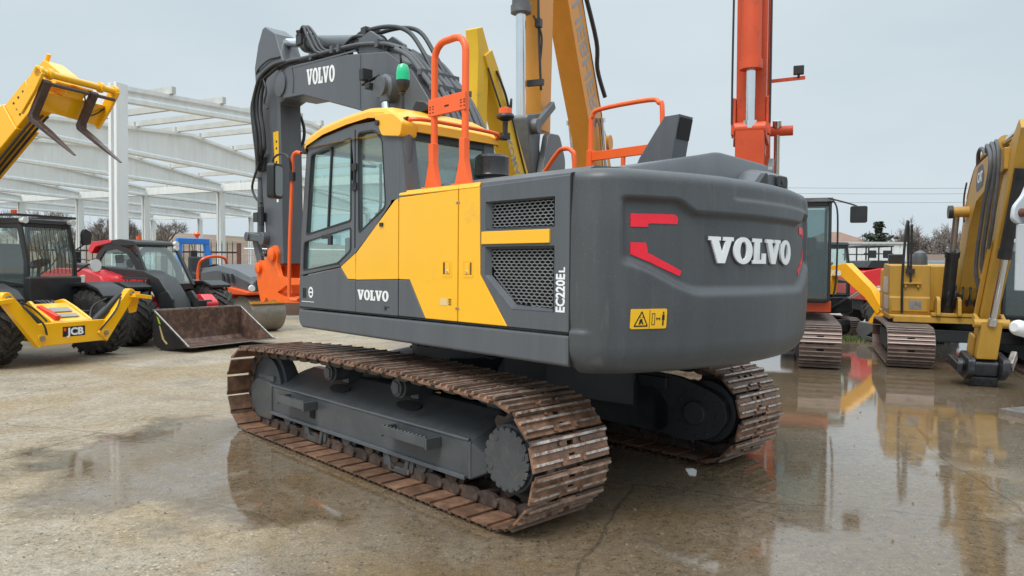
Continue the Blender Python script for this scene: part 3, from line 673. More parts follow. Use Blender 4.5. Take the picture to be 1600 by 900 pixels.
# left side panels, butted with small gaps
Y0, Y1 = 1.318, 1.35
def pan(name, outline, mat, holes=(), y0=Y0, y1=Y1, bevel=.006, parent=EX, **k):
    mb = MB(); mb.plate(outline, 1, y0, y1, holes); return part(name, mb, mat, parent, bevel, **k)
g = .005
FP = pan('front_lower_panel', [(1.055, 1.285), (1.035, 1.56), (.315, 1.655), (.19, 1.552), (.07, 1.552), (.07, 1.285)], GREY)
BP_ = pan('battery_door', [(.07-g, 1.285), (.07-g, 1.549), (-.545, 1.566), (-.545, 1.285)], GREY)
YF = pan('yellow_front_panel', [(.19, 1.556), (.31, 1.66), (.075, 1.775), (.07, 1.556)], YEL)
YM = pan('yellow_cab_panel', [(.07-g, 1.553), (.07-g, 1.775), (-.50, 2.185), (-.545, 2.195), (-.545, 1.57)], YEL)
D1 = pan('yellow_service_door', [(-.556, 2.20), (-1.270, 2.212), (-1.270, 1.287), (-.90, 1.287), (-.70, 1.57), (-.556, 1.57)], YEL)
pan('grey_door_corner', [(-.556, 1.566), (-.697, 1.566), (-.893, 1.287), (-.556, 1.287)], GREY, parent=D1)
D2 = pan('yellow_rear_door', [(-1.280, 2.212), (-1.502, 2.214), (-1.512, 1.625), (-1.784, 1.287), (-1.280, 1.287)], YEL)
g1 = [(-1.565, 2.105), (-2.195, 2.105), (-2.195, 1.925), (-1.565, 1.925)]
g2 = [(-1.565, 1.805), (-2.195, 1.805), (-2.195, 1.405), (-1.83, 1.405), (-1.565, 1.62)]
RP = pan('radiator_door', [(-1.506, 2.215), (-2.322, 2.228), (-2.322, 1.285), (-1.79, 1.285), (-1.517, 1.625)], GREY, holes=(g1, g2))
for gp in (g1, g2):                                       # sloped grille reveals, honeycomb mesh and the dark core behind
    c = V((sum(p[0] for p in gp)/len(gp), sum(p[1] for p in gp)/len(gp)))
    inn = [tuple(V(p)+(c-V(p)).normalized()*.028) for p in gp]
    mb = MB(); mb.grid([[(p[0], 1.352, p[1]) for p in gp], [(p[0], 1.312, p[1]) for p in inn]], closed=True); part('grille_surround', mb, GREY, RP)
    mb = MB(); mb.plate(gp, 1, 1.24, 1.246); part('radiator_core', mb, BLKM, RP)
    mb = MB(); P0, P1 = .047, .0205
    def inside(x, z):
        r = False
        for i in range(len(inn)):
            a, b = inn[i], inn[i-1]
            if (a[1] > z) != (b[1] > z) and x < (b[0]-a[0])*(z-a[1])/(b[1]-a[1])+a[0]: r = not r
        return r
    row = 0; z = 1.38
    while z < 2.15:
        x = -2.25+(P0/2 if row % 2 else 0)
        while x < -1.5:
            hx = [(x+P0*.25*a, z+P1*.667*b) for a, b in ((-1, 1), (1, 1), (2, 0), (1, -1), (-1, -1), (-2, 0))]
            hx = [(x+dx*P0/2, z+dz*P1) for dx, dz in ((0, .667), (1, .333), (1, -.333), (0, -.667))]
            for i in range(3):
                a, b = hx[i], hx[i+1]
                if inside(*a) and inside(*b):
                    mb.obox((a[0], 1.308, a[1]), (b[0], 1.308, b[1]), .0055, .007, up=(0, 1, 0))
            x += P0
        z += P1; row += 1
    part('grille_mesh', mb, STEELG if 'STEELG' in globals() else GREY, RP)
pan('yellow_stripe', [(-1.535, 1.91), (-2.165, 1.91), (-2.165, 1.825), (-1.535, 1.825)], YEL, y0=1.346, y1=1.362, parent=RP, bevel=.004)
for dd, xx in ((D1, -1.155), (D2, -1.385)):             # recessed paddle latches
    mb = MB(); mb.plate(rrect(xx-.055, xx+.055, 1.60, 1.72, .008, 2), 1, 1.346, 1.3525, holes=[rrect(xx-.042, xx+.042, 1.612, 1.708, .006, 2)]); part('latch_frame', mb, YEL, dd)
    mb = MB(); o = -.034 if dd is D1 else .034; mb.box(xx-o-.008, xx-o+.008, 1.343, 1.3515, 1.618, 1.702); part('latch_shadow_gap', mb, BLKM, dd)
    mb = MB(); o = .008 if dd is D1 else -.008; mb.box(xx-.026-o, xx+.026-o, 1.345, 1.356, 1.622, 1.70); lt = part('latch', mb, YEL, dd, .003)
    mb = MB(); mb.cyl((xx-o, 1.355, 1.64), (xx-o, 1.361, 1.64), .009, n=10); part('lock', mb, CHR, lt)
mb = MB(); mb.box(-1.16, -1.08, 1.35, 1.352, 1.395, 1.445); part('sticker', mb, CREAM, D1)
mb = MB()
for z in (1.40, 1.413, 1.426, 1.438): mb.box(-1.205, -1.175, 1.35, 1.352, z, z+.006)
part('small_print', mb, BLKM, D1)
mb = MB(); mb.box(-.345, -.30, 1.35, 1.362, 1.985, 2.015); part('door_buffer', mb, BLK, YM, .003)
mb = MB(); mb.cyl((-.38, 1.35, 1.335), (-.38, 1.356, 1.335), .012, n=10); mb.box(-.43, -.36, 1.35, 1.353, 1.345, 1.352); part('key_lock', mb, BLK, BP_)
mb = MB(); slab_word(mb, 'VOLVO', .082, lambda u, v, w: V((.03-u*1.13, 1.3505+w, 1.392+v)), .003); part('lettering', mb, WHT, BP_)
mb = MB()                                                # round maker's emblem: ring with bar
for i in range(24):
    a0, a1 = 2*pi*i/24, 2*pi*(i+1)/24
    mb.add([(.825+r*cos(a), 1.3525, 1.425+r*1.15*sin(a)) for a in (a0, a1) for r in (.028, .044)], [(0, 1, 3, 2)])
mb.box(.782, .868, 1.351, 1.3535, 1.418, 1.432); part('emblem', mb, WHT, FP)
mb = MB()
for x in (.965, .93): mb.box(x-.012, x+.012, 1.35, 1.353, 1.37, 1.46)
part('vent_slot', mb, BLKM, FP)
mb = MB(); mb.box(-2.334, -2.324, 1.322, 1.351, 1.08, 2.235); part('rubber_seal', mb, BLKM, EX)
mb = MB(); mb.box(-2.32, 1.04, 1.33, 1.353, 1.277, 1.2835); part('sill_gap', mb, BLKM, EX)
for x_ in (-1.262, -1.288):
    for z_ in (1.38, 2.12): mb = MB(); mb.cyl((x_, 1.349, z_), (x_, 1.354, z_), .008, n=8); part('screw', mb, STEEL, EX)
mb = MB(); mb.box(.77, 1.0, 1.35, 1.352, 1.335, 1.340); part('pinstripe', mb, WHT, FP)
text_part('model_lettering', 'EC220E', WHT, RP, .1, frameM((-2.288, 1.3515, 1.405), (0, 0, 1), (1, 0, 0)) @ MX.Diagonal((1, 1.0, 1, 1)), .002, .003, width=.232)
text_part('model_lettering', 'L', WHT, RP, .068, frameM((-2.288, 1.3515, 1.643), (0, 0, 1), (1, 0, 0)), .002, .002)
# hood
mb = MB(); secs = []
for x in (-.62, -1.5, -2.318):
    secs.append([(x, 1.343, 2.205), (x, 1.335, 2.245), (x, 1.22, 2.258), (x, 1.12, 2.305), (x, .9, 2.318), (x, -.9, 2.318), (x, -1.12, 2.305), (x, -1.22, 2.262), (x, -1.335, 2.245), (x, -1.343, 2.205)])
mb.grid(secs); mb.add(secs[0], [tuple(range(10))]); mb.add(secs[-1], [tuple(range(10))]); hood = part('engine_hood', mb, GREY, EX, .006)
mb = MB(); mb.plate([(1.352, 2.216), (1.340, 2.2475), (1.222, 2.2645), (1.222, 2.258), (1.336, 2.24), (1.345, 2.21)], 0, -1.50, -1.277); mb.plate([(1.352, 2.216), (1.340, 2.2475), (1.222, 2.2645), (1.222, 2.258), (1.336, 2.24), (1.345, 2.21)], 0, -1.272, -.56); part('yellow_door_top', mb, YEL, EX)
# ---------------------------------------------------------------- counterweight: swept round the tail, with the recessed band
def ss(a, b, x): t = max(0, min(1, (x-a)/(b-a))); return t*t*(3-2*t)
RT = 2.875
def cw_plan(s):
    """s in -1..1 from the right seam round the tail to the left seam -> x, y, outward normal"""
    pts = CWP; f = (s+1)/2*(len(pts)-1); i = min(int(f), len(pts)-2); t = f-i
    a, b = pts[i], pts[i+1]; p = a[0]*(1-t)+b[0]*t; n = (a[1]*(1-t)+b[1]*t).normalized(); return p, n
half = []
ymax, yc = 1.352, 1.13; xa = -sqrt(RT**2-yc**2)
for i in range(31): y = yc*i/30; half.append(V((-sqrt(RT*RT-y*y), y)))
tA = V((-yc/xa*-1*-1, 1)).normalized()
pA, pB, pC = V((xa, yc)), V((xa+(yc/-xa)*.19*1.0, yc+.195)), V((-2.335, ymax))
for i in range(1, 22):
    t = i/21; half.append(pA*(1-t)**2+V((xa+.088, ymax-.012))*2*t*(1-t)+pC*t*t)
full = [V((p.x, -p.y)) for p in reversed(half[1:])]+half
acc = [0]
for i in range(1, len(full)): acc.append(acc[-1]+(full[i]-full[i-1]).length)
CWP = []
for k in range(181):
    d = acc[-1]*k/180; i = max(j for j in range(len(acc)) if acc[j] <= d+1e-9); i = min(i, len(full)-2); t = (d-acc[i])/(acc[i+1]-acc[i])
    CWP.append([full[i]*(1-t)+full[i+1]*t, None])
for k in range(181):
    a, b = CWP[max(k-1, 0)][0], CWP[min(k+1, 180)][0]; d = (b-a).normalized(); n = V((-d.y, d.x)); CWP[k][1] = n if n.dot(CWP[k][0]) > 0 else -n
def cw_inset(y, z, s):
    ay = abs(y); zt = 2.005+.072*ss(.68, .86, ay); zb = 1.575+.19*ss(.64, 1.25, ay)
    wide = 1-ss(1.17, 1.215, ay)
    m = ss(zb-.075, zb-.005, z)*(1-ss(zt-.012, zt+.022, z))*wide
    d = .046*m
    d += .014*ss(2.108, 2.132, z)*(1-ss(.32, .40, y))*ss(-1.0, -.85, y)
    # lower step line along the left and right wings, and soft dent near the middle
    d -= .016*(1-ss(1.285, 1.31, z))*ss(.90, .955, abs(s))
    return d
ZB, ZT = 1.035, 2.268
def cw_off(z):
    d = 0
    r = .17
    if z < ZB+r: q = (ZB+r-z)/r; d += .13*(1-sqrt(max(0, 1-q*q)))
    r = .075
    if z > ZT-r: q = (z-ZT+r)/r; d += .085*(1-sqrt(max(0, 1-q*q)))
    return d+.02*(1-ss(ZB, 1.5, z))+.015*ss(1.9, ZT, z)
zs = [ZB+.17*(1-cos(pi/2*i/9)) for i in range(10)]+[ZB+.17+(ZT-.075-ZB-.17)*i/84 for i in range(1, 85)]+[ZT-.075+.075*sin(pi/2*i/8) for i in range(1, 9)]
def cw_pt(k, z, extra=0):
    p, n = CWP[k]; s = k/90-1; q = p-n*(cw_off(z)+cw_inset(p.y, z, s)-extra); return V((q.x, q.y, z))
rows = [[cw_pt(k, z) for k in range(181)] for z in zs]
mb = MB(); mb.grid(rows); mb.add(rows[0], [tuple(range(181))]); mb.add(rows[-1], [tuple(range(181))])
mb.add([rows[i][0] for i in range(len(rows))]+[rows[i][-1] for i in range(len(rows))], [tuple(range(len(rows)))+tuple(range(2*len(rows)-1, len(rows)-1, -1))])
CW = part('counterweight', mb, GREYW, EX, ang=50, weld=True)
def cw_surf(y, z, extra=0):
    best = min(range(181), key=lambda k: abs(CWP[k][0].y-y)+(9 if CWP[k][0].x > -2.3 else 0))
    # interpolate to the exact y
    k0 = max(0, min(179, best-(1 if CWP[best][0].y > y else 0))); a, b = cw_pt(k0, z, extra), cw_pt(k0+1, z, extra)
    t = 0 if abs(b.y-a.y) < 1e-6 else max(-.5, min(1.5, (y-a.y)/(b.y-a.y))); p = a.lerp(b, t); return p
def drape(name, poly, mat, thick=.006, step=.03, parent=None):
    bm = bmesh.new(); f = bm.faces.new([bm.verts.new((0, p[0], p[1])) for p in poly])
    ys = [p[0] for p in poly]; zs_ = [p[1] for p in poly]
    for ax, lo, hi in ((1, min(ys), max(ys)), (2, min(zs_), max(zs_))):
        c = lo+step
        while c < hi:
            bmesh.ops.bisect_plane(bm, geom=bm.verts[:]+bm.edges[:]+bm.faces[:], plane_co=(0, c, 0) if ax == 1 else (0, 0, c), plane_no=(0, 1, 0) if ax == 1 else (0, 0, 1)); c += step
    bm.verts.index_update()
    mb = MB(); vv = [v.co.copy() for v in bm.verts]; n = len(vv)
    top = [cw_surf(v.y, v.z, thick) for v in vv]; bot = [cw_surf(v.y, v.z, -.004) for v in vv]
    ff = [tuple(v.index for v in f.verts) for f in bm.faces]
    for e in bm.edges:
        if len(e.link_faces) == 1: a, b = e.verts[0].index, e.verts[1].index; ff.append((a, b, b+n, a+n))
    mb.add(top+bot, ff); bm.free(); return part(name, mb, mat, parent or CW)
for s in (1, -1):
    m_ = lambda pl: [(s*y, z) for y, z in pl]
    drape('reflector', m_(roundpoly([(1.13, 1.998), (.83, 2.003), (.806, 1.988), (.808, 1.945), (1.012, 1.943), (1.016, 1.922), (1.13, 1.92)], .01)), REDR, .004)
    drape('reflector', m_(roundpoly([(1.132, 1.828), (1.025, 1.828), (1.015, 1.768), (.774, 1.660), (.790, 1.628), (1.132, 1.762)], .01)), REDR, .004)
mb = MB(); slab_word(mb, 'VOLVO', .166, lambda u, v, w: cw_surf(.572-u*1.30, 1.712+v, .004+w), .016); part('raised_lettering', mb, WHT, CW, .002)
mb = MB(); slab_word(mb, 'VOLVO', .177, lambda u, v, w: cw_surf(.579-u*1.235, 1.7065+v, .002+w), .009); part('lettering_backing', mb, GREY, CW)
# warning decal: yellow plate, warning triangle, distance and person pictograms
dec = drape('warning_decal', rrect(.922, 1.153, 1.318, 1.436, .010), YDEC, .004)
pb = lambda pl: drape('pictogram', [(.922+(y-.90)*.69, z) for y, z in pl], BLKM, .0055, .08, dec)
for a, b in (((1.205, 1.335), (1.14, 1.42)), ((1.14, 1.42), (1.085, 1.335)), ((1.085, 1.335), (1.205, 1.335))):
    d = (V(b)-V(a)).normalized(); n = V((-d.y, d.x))*.004; pb([tuple(V(a)+n), tuple(V(b)+n), tuple(V(b)-n), tuple(V(a)-n)])
pb([(1.165, 1.345), (1.155, 1.375), (1.135, 1.378), (1.13, 1.36), (1.12, 1.345), (1.135, 1.347), (1.143, 1.36), (1.15, 1.345)])
pb([(1.165, 1.388), (1.15, 1.384), (1.15, 1.39), (1.165, 1.394)]); pb([(1.12, 1.388), (1.135, 1.384), (1.135, 1.39), (1.12, 1.394)])
for q in ([(1.045, 1.34), (1.045, 1.41), (1.041, 1.41), (1.041, 1.34)], [(1.02, 1.34), (1.02, 1.41), (1.016, 1.41), (1.016, 1.34)], [(1.045, 1.41), (1.045, 1.406), (1.016, 1.406), (1.016, 1.41)], [(1.045, 1.344), (1.045, 1.34), (1.016, 1.34), (1.016, 1.344)],
          [(1.006, 1.377), (.996, 1.386), (.996, 1.380), (.974, 1.380), (.974, 1.386), (.964, 1.377), (.974, 1.368), (.974, 1.374), (.996, 1.374), (.996, 1.368)],
          [(.945, 1.402), (.925, 1.402), (.923, 1.37), (.930, 1.37), (.930, 1.335), (.934, 1.335), (.936, 1.365), (.939, 1.335), (.943, 1.335), (.943, 1.37), (.949, 1.37)],
          [(.941, 1.418), (.929, 1.418), (.929, 1.406), (.941, 1.406)], [(1.068, 1.32), (1.068, 1.43), (1.065, 1.43), (1.065, 1.32)]): pb(q)
mb = MB()                                                 # raised cowl on top of the tail
b0 = roundpoly([(-1.5, .66), (-2.2, .68), (-2.52, .0), (-2.44, -.92), (-2.25, -1.02), (-1.5, -1.0)], .05, 3); ins = lambda p, k: ((p[0]+2.0)*(1-k)-2.0, (p[1]+.15)*(1-k)-.15)
tz = lambda y, z: z+.135*ss(.72, -.05, y) if False else z+.135*(1-ss(-.05, .72, y))
mb.grid([[(x, y, 2.27) for x, y in b0], [(*ins(p, .035), tz(p[1], 2.345)) for p in b0], [(*ins(p, .06), tz(p[1], 2.362)) for p in b0]], closed=True); mb.add([(*ins(p, .06), tz(p[1], 2.362)) for p in b0], [tuple(range(len(b0)))]); part('tail_cowl', mb, GREY, EX, ang=38)
mb = MB(); secs = [[(-2.30, y, 2.26), (-2.36, y, 2.26+h), (-2.52-o, y, 2.27+h), (-2.66-o, y, 2.25+h*.8), (-2.66-o, y, 2.27), (-2.55, y, 2.24)] for y, h, o in ((-.24, .03, -.06), (-.36, .12, -.02), (-.44, .145, 0), (-.66, .145, .02), (-.72, .12, .0))]
mb.grid(secs, closed=True); mb.add(secs[0], [tuple(range(6))]); mb.add(secs[-1], [tuple(range(6))]); cmr = part('camera_housing', mb, GREY, EX, .008)
mb = MB(); mb.plate(rrect(-.655, -.50, 2.285, 2.36, .012), 0, -2.69, -2.668); mb.cyl((-2.695, -.58, 2.32), (-2.67, -.58, 2.32), .022, n=14); part('camera_lens', mb, BLK, cmr, .003)
mb = MB(); mb.plate([(-.25, 2.27), (-.37, 2.37), (-.40, 2.37), (-.40, 2.27)], 0, -2.665, -2.62); part('camera_bracket', mb, BLK, cmr, .004)
# exhaust stack
mb = MB(); mb.grid([[(x+dx, y+dy, z) for dx, dy in ((-w, -.10), (-w, .10), (w, .10), (w, -.10))] for x, y, z, w in ((-1.63, -.42, 2.30, .21), (-1.735, -.42, 2.58, .165), (-1.84, -.42, 2.80, .10), (-1.885, -.42, 2.885, .075))], closed=True)
mb.add([(-1.96, -.52, 2.885), (-1.96, -.32, 2.885), (-1.81, -.32, 2.885), (-1.81, -.52, 2.885)], [(0, 1, 2, 3)]); exh = part('exhaust_stack', mb, GREY, EX, .015)
mb = MB(); mb.add([(-1.962, -.505, 2.865), (-1.962, -.335, 2.865), (-1.928, -.335, 2.70), (-1.928, -.505, 2.70)], [(0, 1, 2, 3)]); mb.T = None; part('exhaust_mouth', mb, BLKM, exh)
mb = MB(); mb.lathe((-.70, .52, 2.31), (0, 0, 1), [(.13, 0), (.13, .10), (.145, .105), (.148, .12), (.142, .13), (.142, .265), (.125, .285), (.05, .292)], 28); part('air_precleaner', mb, paint('smoked_plastic', (.022, .021, .022), .25, var=.2), EX)
# ---------------------------------------------------------------- cab
CABG = GREY
door_o = [(.955, 1.93), (.86, 2.70), (.11, 2.775), (.11, 2.03)]
up = roundpoly([(.925, 1.945), (.835, 2.675), (.145, 2.745), (.145, 2.045)], .03)
lo = roundpoly([(.985, 1.62), (.965, 1.885), (.145, 1.995), (.145, 1.80), (.36, 1.685)], .03)
si = roundpoly([(.03, 1.935), (.045, 2.775), (-.20, 2.765), (-.315, 2.68), (-.365, 2.20), (-.36, 2.13)], .035)
outer = [(1.045, 1.575), (1.01, 1.93), (.885, 2.78), (.10, 2.845), (-.25, 2.83), (-.50, 2.74), (-.585, 2.50), (-.615, 2.20), (-.52, 2.19), (.07, 1.785), (.31, 1.665)]
CB = pan('cab_side', outer, CABG, holes=(up, lo, si), y0=1.30, y1=1.345)
for h in (up, lo, si): pan('window_pane', h, GLS, y0=1.312, y1=1.318, parent=CB, bevel=0)
mb = MB()
for a, b in (((.565, 1.99), (.50, 2.715)),): mb.obox((a[0], 1.322, a[1]), (b[0], 1.322, b[1]), .022, .018, up=(0, 1, 0))
part('sliding_window_bar', mb, BLK, CB)
mb = MB()
for q in (up, lo): 
    m = len(q); c = V((sum(p[0] for p in q)/m, sum(p[1] for p in q)/m)); mb.plate([tuple(V(p)+(V(p)-c).normalized()*.004) for p in q], 1, 1.343, 1.349, holes=[[tuple(V(p)+(c-V(p)).normalized()*.018) for p in q]])
m = len(si); c = V((sum(p[0] for p in si)/m, sum(p[1] for p in si)/m)); mb.plate([tuple(V(p)+(V(p)-c).normalized()*.003) for p in si], 1, 1.343, 1.348, holes=[[tuple(V(p)+(c-V(p)).normalized()*.014) for p in si]])
part('window_seal', mb, BLK, CB)
mb = MB(); mb.box(.078, .092, 1.344, 1.348, 1.82, 2.80); part('door_gap', mb, BLKM, CB)
mb = MB(); mb.cyl((.085, 1.352, 2.33), (.085, 1.352, 2.48), .014, n=10); mb.box(.05, .12, 1.345, 1.36, 2.30, 2.36); mb.box(.05, .12, 1.345, 1.36, 2.46, 2.52); part('door_hinge', mb, BLK, CB, .003)
mb = MB(); mb.box(.47, .62, 1.345, 1.362, 1.905, 1.94); mb.box(.44, .50, 1.345, 1.368, 1.85, 1.935); part('door_handle', mb, BLK, CB, .006)
# rear wall with window, right wall, front glass
def rearp(y, z, o=0): return (-.585+ (z-2.50)*.12 - ( .03 if z < 2.4 else 0)-o, y, z)
mb = MB(); oo = [(1.345, 2.2), (1.34, 2.74), (.38, 2.74), (.38, 2.2)]; hh = roundpoly([(1.215, 2.24), (1.205, 2.685), (.50, 2.685), (.48, 2.24)], .03)
for xx in (0,):
    loops = [oo, hh]; flat = oo+hh; n = len(flat)
    vv = [V(rearp(y, z)) for y, z in flat]+[V(rearp(y, z, -.03)) for y, z in flat]; ff = []
    for t in geometry.tessellate_polygon([[V((p[0], p[1], 0)) for p in l] for l in loops]): ff += [tuple(t), tuple(i+n for i in reversed(t))]
    k = 0
    for l in loops:
        for i in range(len(l)): j = (i+1) % len(l); ff.append((k+i, k+j, k+j+n, k+i+n))
        k += len(l)
    mb.add(vv, ff)
RW = part('cab_rear_wall', mb, CABG, EX, .01)
mb = MB(); n = len(hh); mb.add([V(rearp(y, z, -.012)) for y, z in hh]+[V(rearp(y, z, -.018)) for y, z in hh], [tuple(range(n)), tuple(range(2*n-1, n-1, -1))]); part('rear_window', mb, GLS, RW)
mb = MB(); mb.add([rearp(1.225, 2.66, .004), rearp(.49, 2.66, .004), rearp(.49, 2.715, .004), rearp(1.225, 2.715, .004)], [(0, 1, 2, 3)]); part('window_visor', mb, BLK, RW)
mb = MB(); mb.lathe((-.545, 1.288, 2.18), (.0, 0, 1), [(.060, 0), (.060, .52)], 20)
part('corner_pillar', mb, CABG, EX)
mb = MB(); mb.plate([(1.02, 1.28), (.99, 1.93), (.87, 2.78), (-.5, 2.76), (-.6, 2.2), (-.6, 1.28)], 1, .36, .385, holes=[[(.93, 1.7), (.92, 1.95), (.80, 2.68), (-.42, 2.66), (-.5, 2.25), (-.5, 1.7)]]); rw2 = part('cab_right_wall', mb, CABG, EX)
mb = MB(); mb.plate([(.93, 1.7), (.92, 1.95), (.80, 2.68), (-.42, 2.66), (-.5, 2.25), (-.5, 1.7)], 1, .37, .375); part('right_window', mb, GLS, rw2)
mb = MB(); mb.add([(1.04, 1.30, 1.58), (1.04, .42, 1.58), (.885, .42, 2.74), (.885, 1.30, 2.74)], [(0, 1, 2, 3)]); part('windscreen', mb, GLS, EX)
mb = MB(); mb.obox((1.045, 1.315, 1.3), (1.0, 1.315, 1.95), .05, .06); mb.obox((1.0, 1.315, 1.95), (.885, 1.315, 2.8), .05, .06); mb.obox((1.045, .4, 1.3), (1.0, .4, 1.95), .05, .06); mb.obox((1.0, .4, 1.95), (.885, .4, 2.8), .05, .06); mb.box(1.0, 1.05, .4, 1.31, 1.28, 1.58); part('front_pillars', mb, CABG, EX)
mb = MB(); prof = [(.95, 2.735), (.955, 2.775), (.90, 2.835), (.6, 2.90), (.2, 2.935), (-.14, 2.945), (-.36, 2.915), (-.53, 2.835), (-.60, 2.765), (-.60, 2.715)]
secs = []
for y, dz, sx in ((1.365, -.035, .985), (1.35, -.005, .995), (1.28, .012, 1), (1.0, .02, 1), (.7, .02, 1), (.45, .012, 1), (.37, -.005, .995), (.355, -.035, .985)):
    secs.append([(p[0]*sx, y, p[1]+dz*(1 if 0 < i < 9 else 0)) for i, p in enumerate(prof)])
mb.grid(secs)
for s_ in (secs[0], secs[-1]): mb.add(s_+[(p[0], p[1], p[2]-.045) for p in s_[::-1]], [tuple(range(20))])
mb.add([secs[0][0], secs[-1][0], secs[-1][-1], secs[0][-1]], [(0, 1, 2, 3)]); roof = part('cab_roof', mb, YELR, EX, .012, ang=40)
mb = MB(); mb.plate(roundpoly([(-.22, 2.88), (-.50, 2.85), (-.625, 2.77), (-.60, 2.66), (-.345, 2.695), (-.29, 2.79)], .03), 1, 1.22, 1.374); part('roof_corner', mb, YELR, roof, .008)
mb = MB(); mb.box(.88, .97, .45, 1.28, 2.70, 2.735); mb.plate([(.98, 2.69), (.98, 2.76), (.93, 2.78), (.90, 2.70)], 1, 1.30, 1.365); part('roof_front_trim', mb, BLK, roof, .006)
mb = MB(); mb.cyl((-.30, 1.37, 2.80), (-.30, 1.392, 2.80), .022, n=12); mb.cyl((-.545, 1.30, 2.80), (-.60, 1.30, 2.80), .022, n=12); part('roof_plug', mb, BLK, roof)
mb = MB(); mb.tube([(-.52, 1.30, 2.80), (-.66, 1.24, 2.80), (-.66, .95, 2.805), (-.66, .55, 2.80), (-.66, .42, 2.785), (-.56, .36, 2.76)], .017, 8, 5); part('roof_rail', mb, ORG, EX)
# interior
mb = MB(); mb.plate(roundpoly([(.0, 1.62), (.48, 1.66), (.50, 1.78), (.10, 1.80), (.0, 2.30), (-.03, 2.60), (-.14, 2.58), (-.16, 2.2), (-.12, 1.7)], .05), 1, .62, 1.08); part('operator_seat', mb, SEAT, EX, .04)
mb = MB(); mb.box(.1, .5, 1.08, 1.2, 1.55, 1.92); mb.box(.1, .5, .48, .6, 1.55, 1.92); mb.cyl((.47, 1.14, 1.9), (.45, 1.14, 2.12), .02); mb.cyl((.47, .54, 1.9), (.45, .54, 2.12), .02); mb.box(.85, .98, .44, .58, 1.6, 2.2); part('control_console', mb, BLK, EX, .015)
mb = MB(); mb.box(-.55, 1.0, .40, 1.30, 1.29, 1.34); part('cab_floor', mb, TEAL, EX)
mb = MB(); mb.plate([(.35, 1.64), (.62, 1.60), (.66, 1.65), (.40, 1.74)], 1, 1.18, 1.26); part('orange_strap', mb, ORG, EX, .01)
mb = MB(); mb.tube([(.30, 1.22, 2.10), (.30, 1.24, 2.50), (.18, 1.24, 2.52), (.0, 1.2, 2.5)], .012, 6, 4); mb.tube([(-.02, 1.27, 2.05), (-.12, 1.27, 2.07), (-.18, 1.27, 2.16), (-.18, 1.27, 2.5)], .012, 6, 4); part('grab_rail', mb, BLK, EX)
# front left handrail with mirror
mb = MB(); mb.tube([(1.0, 1.36, 2.70), (1.06, 1.38, 2.71), (1.10, 1.39, 2.66), (1.11, 1.39, 2.5), (1.155, 1.39, 1.9), (1.17, 1.39, 1.42), (1.15, 1.385, 1.35), (1.05, 1.36, 1.345)], .017, 10, 5); part('front_handrail', mb, ORG, EX)
mb = MB(); mb.cyl((1.105, 1.39, 2.45), (1.105, 1.39, 2.53), .03, n=12); mb.tube([(1.105, 1.40, 2.53), (1.10, 1.43, 2.66), (1.22, 1.44, 2.71), (1.34, 1.46, 2.68), (1.36, 1.46, 2.6)], .010, 6, 5); marm = part('mirror_arm', mb, BLK, EX)
mb = MB(); mb.T = lambda p: MX.Translation((1.31, 1.46, 2.46)) @ MX.Rotation(R(-56), 4, 'Z') @ p
mb.plate(rrect(-.085, .085, -.165, .165, .035), 1, -.035, .045); mh = part('mirror_housing', mb, BLK, marm, .012)
mb = MB(); mb.T = lambda p: MX.Translation((1.31, 1.46, 2.46)) @ MX.Rotation(R(-56), 4, 'Z') @ p
mb.plate(rrect(-.065, .065, -.14, .14, .03), 1, .045, .049); mb.plate(rrect(-.065, .065, -.14, .14, .03), 1, -.039, -.035); part('mirror_glass', mb, MIRR, mh)
# beacons and lights on the cab
def beacon(x, y, z, lens, dz=.33):
    mb = MB(); mb.cyl((x, y, z), (x, y, z+dz), .014, n=10); mb.cyl((x, y, z+dz*.72), (x, y, z+dz*.76), .032, n=12); mb.cyl((x+.02, y, z-.02), (x-.09, y, z-.02), .028, n=10); mb.box(x-.03, x+.03, y-.04, y+.04, z-.04, z+.03)
    b = part('beacon_stem', mb, BLK, EX)
    mb = MB(); mb.lathe((x, y, z+dz), (0, 0, 1), [(.02, -.05), (.04, -.03), (.055, 0), (.06, .02), (.06, .045)], 20); part('beacon_base', mb, BLK, b)
    mb = MB(); mb.lathe((x, y, z+dz+.045), (0, 0, 1), [(.057, 0), (.057, .06), (.052, .10), (.040, .128), (.02, .138), (.0, .14)], 20); part('beacon_lens', mb, lens, b)
beacon(-.10, 1.0, 2.955, GRNB, .235)
mb = MB(); mb.tube([(-.55, .36, 2.79), (-.62, .30, 2.79), (-.62, .30, 2.80)], .02, 8); mb.cyl((-.62, .30, 2.76), (-.62, .30, 2.94), .018, .026, n=10); mb.box(-.66, -.57, .28, .35, 2.765, 2.82); bq = part('beacon_stem', mb, BLK, EX)
mb = MB(); mb.lathe((-.62, .30, 2.92), (0, 0, 1), [(.02, 0), (.07, .025), (.078, .04), (.07, .062)], 22); part('beacon_base', mb, BLK, bq)
mb = MB(); mb.lathe((-.62, .30, 2.982), (0, 0, 1), [(.058, 0), (.056, .05), (.03, .058)], 22); part('beacon_lens', mb, AMB, bq)
mb = MB(); mb.T = lambda p: MX.Translation((-.30, .92, 2.975)) @ MX.Rotation(R(20), 4, 'Z') @ MX.Rotation(R(-8), 4, 'Y') @ p
mb.plate([(-.14, 0), (-.06, .05), (.03, .055), (.06, -.02), (-.02, -.045)], 1, -.10, .10); part('roof_light', mb, BLK, EX, .01)
